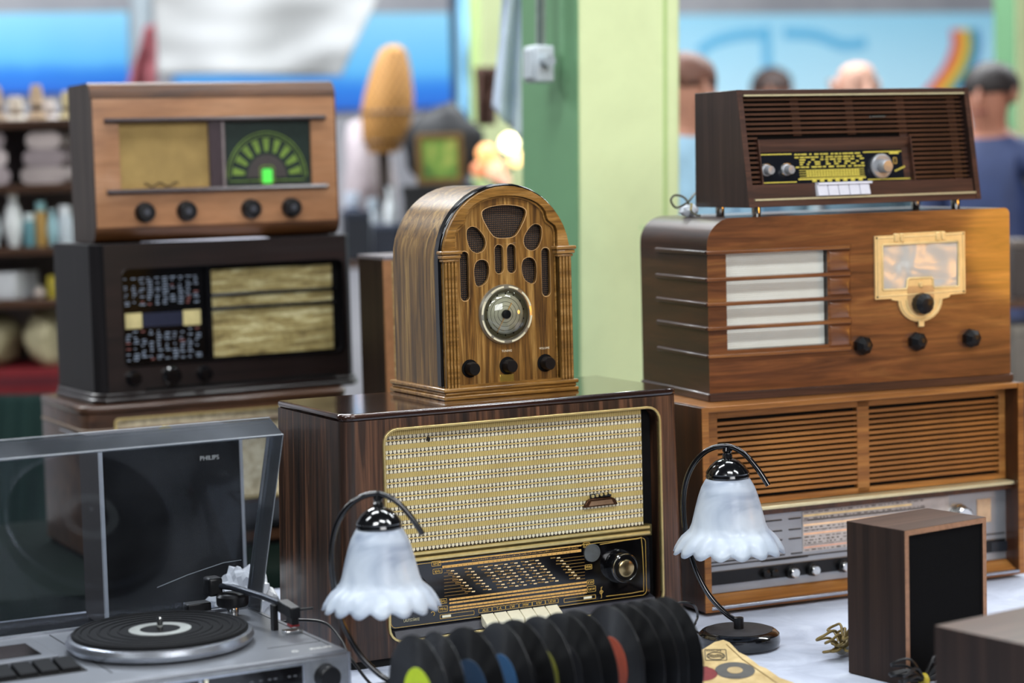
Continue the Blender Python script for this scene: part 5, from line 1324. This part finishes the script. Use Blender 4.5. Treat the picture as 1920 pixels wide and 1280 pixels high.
for k, (x0, x1, tp, c, e, d, kd) in enumerate(((-30, -4, 385, '#d6dde2', '#e8ecee', 'white', 'vase'), (0, 38, 366, '#e4e6e6', '#c9a27a', 'tall white', 'vase'), (40, 64, 400, '#5f8f98', '#d0dcdc', 'teal', 'jar'), (62, 84, 378, '#b08a4a', '#86b0b4', 'ochre', 'jar'), (84, 106, 395, '#9ec4cc', '#dfe8ea', 'pale aqua', 'vase'), (104, 132, 385, '#c8d2da', '#e6eaee', 'bluish white', 'jar'))):
    goods(kd, x0, x1, tp, T3, YA, c, 'china_' + kd, d + ' china ' + kd + ' on the far left rack', kd, G, extra=e)
for k, (x0, x1, c, e, d) in enumerate(((-130, -10, '#9d8f92', '#b3a6a6', 'mauve-grey'), (40, 126, '#a79a98', '#8d8083', 'warm grey'))):
    goods('fold', x0, x1, 246, T4, YA, c, 'folded_fabric', d + ' pile of folded fabric on the far left rack', 'fabric', G, depth=.15, extra=e)
for k, (x0, x1, tp, c, e, d) in enumerate(((-40, 6, 160, '#a58e78', '#5a4232', 'tan'), (0, 46, 180, '#c9beb0', '#6d5a4c', 'cream'), (44, 82, 158, '#b99d80', '#4a3a32', 'sandy brown'), (58, 108, 185, '#cfc4c0', '#7a6a66', 'pale grey'), (104, 140, 170, '#c4b284', '#5c4c34', 'straw yellow'))):
    goods('hat', x0, x1, tp, T5, YA + (.12 if k % 2 else 0), c, 'straw_hat', d + ' hat on top of the far left rack', 'hat', 'hats on the far left rack', extra=e)
gc = at(20, 800, YA - .06)
drape('rack_skirt', [(-150, 742), (92, 738), (90, 1010), (-150, 1010)], YA - .045, plain('bottle_green_cloth', '#0b2f2c', .8, vs=5), 'dark green cloth hanging from the lowest board of the left rack', 'cloth', 7, .012)

YB = 7.6
zb_ = lambda y, px=780: at(px, y, YB).z
B0 = zb_(486)
rack('low dark display rack behind the arched radio', 540, 985, YB, [B0], 1.0)
goods('box', 752, 892, 346, B0, YB, '#15151a', 'black_case', 'black case carrying the framed picture, behind the arched radio', 'case', depth=.12, extra='#101014')
zc_ = zb_(346)
# framed picture leaning on the case
pf = thing('framed_picture', 'small gilt-framed green and yellow picture behind the arched radio', 'picture', (at(826, 340, YB).x, YB - .0, zc_), .1)
pw, ph = .082, at(826, 250, YB).z - zc_
MB().ring(rrect(-pw, pw, 0, ph, .004, 2), rrect(-pw + .02, pw - .02, .02, ph - .02, .003, 2), -.012, .012).build('frame', cm('#7a5a24'), pf, bevel=.003)
tp = NT('green_landscape_print'); nn = tp.noise(tp.coords(scale=(12, 1, 8)), 1, 3)
MB().box(-pw + .019, pw - .019, -.002, .008, .019, ph - .019).build('picture', tp.fin(tp.ramp(nn, [(.35, rgb('#3f6a2c')), (.5, rgb('#8ab04a')), (.65, rgb('#e0d470'))]), .6), pf, smooth=False)
goods('lump', 755, 900, 196, zc_, YB + .22, '#0d0f16', 'dark_bag', 'black bag behind the framed picture', 'bag', depth=.1)
goods('lump', 636, 728, 205, B0, YB + .75, '#b5a9ae', 'pale_cloth_heap', 'pale pinkish-grey heap of cloth behind the amber wicker shade', 'cloth', depth=.15)
for k, (x0, x1, tpx, c, e, d, kd) in enumerate(((640, 690, 395, '#141a28', '#20283a', 'navy', 'box'), (684, 712, 372, '#c3ccd6', '#9aa6b2', 'pale', 'jar'), (716, 746, 352, '#dfe4e8', '#b9c2cc', 'white', 'vase'), (642, 676, 360, '#2a3550', '#aab4c4', 'blue', 'jar'), (700, 750, 420, '#1d2230', '#3a4256', 'dark blue', 'box'))):
    goods(kd, x0, x1, tpx, B0, YB - (.02 if k in (0, 4) else -.16), c, 'stall_' + kd, d + ' ' + kd + ' on the low rack left of the arched radio', kd, 'wares on the low rack', extra=e)
# amber wicker cone on a stand
wc = at(703, 280, YB - .1); ws = thing('wicker_shade', 'amber wicker cone shade standing behind the honey-brown radio', 'lamp shade', (wc.x, YB + .42, B0), .2)
zt0, zt1 = at(703, 285, YB).z - B0, at(703, 72, YB).z - B0
MB().lathe([(.05, 0), (.05, .02), (.022, .03), (.022, zt0 + .02), (0, zt0 + .02)], (0, 0, 0), 'z', 20).build('stand', cm('#30231c'), ws)
prf = [(.055, 0), (.085, .06), (.098, .15), (.092, .22), (.072, .32), (.05, .385), (.02, .405), (0, .406)]; k_ = (zt1 - zt0) / .406
tw = NT('wicker_amber'); xx, yy, zz = tw.sep(tw.coords()); wv = tw.math('MULTIPLY', tw.math('SINE', tw.math('MULTIPLY', zz, 160)), tw.math('SINE', tw.math('MULTIPLY', tw.math('ARCTAN2', yy, xx), 22)))
tw.bump(wv, .5, .004); MWK = tw.fin(tw.ramp(tw.math('MULTIPLY_ADD', wv, .5, .5), [(.2, rgb('#8a5c28')), (.8, rgb('#d29a52'))]), .6)
MB().lathe([(r, zt0 + z * k_) for r, z in prf], (0, 0, 0), 'z', 36).warp(lambda x, y, z: (x + .08 * max(0, (z - zt0) / (zt1 - zt0)) ** 1.0 * .6, y, z)).build('wicker_cone', MWK, ws)
for zz_ in (.15, .04): MB().lathe([(.1 if zz_ > .1 else .078, zt0 + zz_ * k_ - .006), (.104 if zz_ > .1 else .083, zt0 + zz_ * k_), (.1 if zz_ > .1 else .078, zt0 + zz_ * k_ + .006)], (.02 if zz_ > .1 else .005, 0, 0), 'z', 32, cap=False).build('hoop', cm('#5c3c1c'), ws)
# glowing lantern with bulbs
ln = at(935, 300, YB + .1); lt = thing('lantern', 'glowing warm lantern with bare bulbs between the arched radio and pillar', 'lamp', (ln.x, YB + .1, B0), 0)
MB().lathe([(.07, 0), (.07, .015), (.02, .03), (.02, ln.z - B0 - .08), (0, ln.z - B0 - .08)], (0, 0, 0), 'z', 18).build('stand', cm('#4a3a2a'), lt)
for k, (px, py, r, c, e) in enumerate(((955, 268, .034, '#fff0c0', 5), (912, 288, .036, '#ffb070', 1.3), (968, 298, .028, '#ffd890', 2.2), (930, 318, .035, '#ffc0a0', 1.0), (898, 318, .028, '#e08a60', .7), (945, 338, .025, '#e8b8a0', .8))):
    bq = at(px, py, YB + .1); MB().lathe([(r * math.sin(a), -r * math.cos(a)) for a in [pi * i / 10 for i in range(11)]], (bq.x - ln.x, .0, bq.z - B0), 'z', 18).build('bulb', emit('bulb_glow_%d' % k, c, e), lt)
    MB().tube([(0, 0, ln.z - B0 - .085), ((bq.x - ln.x) * .6, .03, (bq.z - B0) - r * 1.2), (bq.x - ln.x, .0, bq.z - B0 - r * .9)], .004, 6).build('arm', cm('#4a3a2a'), lt)
# right edge rack
YC = 6.2
C0, C1 = at(1930, 722, YC).z, at(1930, 560, YC).z
rack('dark rack with crates at the right picture edge', 1840, 2080, YC, [C0, C1], .4)
for k, (x0, x1, tpx, bz, c, e, d) in enumerate(((1894, 1950, 610, C0, '#6a645e', '#807a72', 'grey-brown'), (1972, 2040, 620, C0, '#2a2624', '#3a3432', 'dark'), (1896, 1938, 450, C1, '#3a3230', '#5a504a', 'dark brown'), (1940, 2000, 470, C1, '#8a847c', '#9a948c', 'pale grey'))):
    goods('box', x0, x1, tpx, bz, YC, c, 'crate', d + ' crate on the rack at the right picture edge, ' + ('lower' if bz == C0 else 'upper') + ' board', 'crate', 'crates on the right rack', depth=.08, extra=e)

# ---- unseen warm globe lamp, added for the golden glow on the mahogany radio
gl = thing('added_glow_lamp', 'unseen globe lamp added right of the table for its warm glow', 'lamp', (2.45, 3.02, FLOOR), 0)
MB().lathe([(.14, 0), (.14, .02), (.02, .035), (.014, .05), (.014, 1.16), (0, 1.16)], (0, 0, 0), 'z', 28).build('stand', M_BRASS, gl)
MB().lathe([(.15 * math.sin(a), 1.30 - .15 * math.cos(a)) for a in [pi * i / 16 for i in range(17)]], (0, 0, 0), 'z', 32).build('globe', emit('warm_globe', '#ffb040', 22), gl)
# ---- people
def person(label, px, top, Y, rz, skin, shirt, trousers, hair, bald=False):
    p = at(px, top, Y); Hs = (p.z - FLOOR) / .972
    t = thing('person', label, 'person', (p.x, Y, FLOOR), rz)
    V = []; E_ = []; Rr = []
    def v(x, y, z, r): V.append((x * Hs, y * Hs, z * Hs)); Rr.append(r * Hs); return len(V) - 1
    pel = v(0, 0, .53, .075); sp = v(0, -.005, .62, .068); ch = v(0, -.005, .73, .080); nk0 = v(0, 0, .815, .040); nk = v(0, -.004, .850, .029); h0 = v(0, -.012, .885, .038); h1 = v(0, -.010, .925, .044); h2 = v(0, -.004, .962, .032)
    E_ += [(pel, sp), (sp, ch), (ch, nk0), (nk0, nk), (nk, h0), (h0, h1), (h1, h2)]
    for s in (-1, 1):
        sh = v(s * .098, .004, .795, .036); el = v(s * .128, .018, .635, .025); wr = v(s * .118, -.050, .515, .016); pm = v(s * .113, -.070, .478, .018)
        E_ += [(nk0, sh), (sh, el), (el, wr), (wr, pm)]
        for k in range(4):
            dx = (k - 1.5) * .010; ln_ = (.036, .042, .040, .031)[k]
            a = v(s * .113 + dx, -.078, .455, .0052); b = v(s * .113 + dx, -.082, .455 - ln_ * .5, .0048); c = v(s * .113 + dx * .9, -.076, .455 - ln_, .0040)
            E_ += [(pm, a), (a, b), (b, c)]
        a = v(s * .113 - s * .020, -.080, .475, .0055); b = v(s * .113 - s * .026, -.088, .455, .0045); E_ += [(pm, a), (a, b)]
        hp = v(s * .048, 0, .50, .060); kn = v(s * .053, -.006, .285, .037); an = v(s * .055, .008, .05, .024); to = v(s * .062, -.075, .018, .020)
        E_ += [(pel, hp), (hp, kn), (kn, an), (an, to)]
    me = bpy.data.meshes.new('body'); me.from_pydata(V, E_, []); o = bpy.data.objects.new('body', me); COL.objects.link(o)
    sk = o.modifiers.new('skin', 'SKIN'); sk.use_smooth_shade = True
    for i, d in enumerate(me.skin_vertices[0].data): d.radius = (Rr[i], Rr[i] * (.72 if i in (pel, sp, ch) else 1)); d.use_root = (i == 0)
    for i in (pel, sp, ch): me.skin_vertices[0].data[i].radius = (Rr[i] * 1.12, Rr[i] * .72)
    su = o.modifiers.new('sub', 'SUBSURF'); su.levels = 2; su.render_levels = 2
    bpy.context.view_layer.update(); dg = bpy.context.evaluated_depsgraph_get()
    m2 = bpy.data.meshes.new_from_object(o.evaluated_get(dg)); bpy.data.objects.remove(o)
    m2.materials.clear()
    for c in (skin, shirt, trousers, '#1c1a1a'): m2.materials.append(cm(c))
    for f in m2.polygons:
        c = f.center / Hs; f.use_smooth = True
        if c.z > .838: k = 0
        elif c.z < .04: k = 3
        elif abs(c.x) > .085 and .40 < c.z < .66 and abs(c.x) > .09: k = 0 if c.z < .67 else 1
        elif c.z > .525: k = 1
        else: k = 2
        f.material_index = k
    body = bpy.data.objects.new('body', m2); COL.objects.link(body); body.parent = t
    q = lambda x, y, z: (x * Hs, y * Hs, z * Hs)
    MB().loft([[q(-.007, -.052, .897), q(.007, -.052, .897), q(.004, -.052, .925), q(-.004, -.052, .925)], [q(-.005, -.066, .899), q(.005, -.066, .899), q(.002, -.056, .922), q(-.002, -.056, .922)]]).build('nose', cm(skin), t)
    MB().tube([q(-.014, -.048, .883), q(0, -.053, .882), q(.014, -.048, .883)], .0028 * Hs, 8).build('mouth', cm('#7a3f38'), t)
    for s in (-1, 1):
        lump('eye', q(s * .017, -.047, .918), (.0055 * Hs, .004 * Hs, .0035 * Hs), cm('#1e1a18'), None, None, 0, 1, 2, parent=t)
        lump('ear', q(s * .046, -.004, .898), (.006 * Hs, .011 * Hs, .016 * Hs), cm(skin), None, None, .1, 1, 2, parent=t)
    hr = bmesh.new(); bmesh.ops.create_icosphere(hr, subdivisions=3, radius=1)
    for vv in hr.verts:
        qv = vv.co; k = 1 + .05 * noise.noise(qv * 4)
        vv.co = Vector((qv.x * .0500 * k, qv.y * .0560 * k + .004, (.928 + qv.z * .046 * k))) * Hs
    lim = .955 if bald else .915
    kill = [vv for vv in hr.verts if (vv.co.z / Hs < (lim if vv.co.y / Hs < -.012 else .885)) or (bald and vv.co.z / Hs > .93)]
    bmesh.ops.delete(hr, geom=kill, context='VERTS'); hm = bpy.data.meshes.new('hair'); hr.to_mesh(hm); hr.free()
    ho = link('hair', hm, cm(hair), t, ang=80); sm = ho.modifiers.new('thick', 'SOLIDIFY'); sm.thickness = .006
    return t
person('person with brown hair in a light blue shirt and jeans, right of the pillar', 1286, 98, 6.8, .5, '#b5806a', '#9cc3dc', '#5d6f8c', '#6a4436')
person('bald person standing before the sky mural above the top right radio', 1602, 106, 8.5, .3, '#c89a86', '#5f7a8a', '#3c3c44', '#7a5f52', True)
person('distant dark-haired person before the painted mast of the sky mural', 1446, 126, 10.6, -.2, '#8a5c48', '#3c5a70', '#2c2c34', '#3a2a26')
person('dark-haired person in a navy top by the right edge pillar', 1856, 116, 7.4, -.6, '#a8705a', '#2c3a63', '#23304e', '#241c1c')
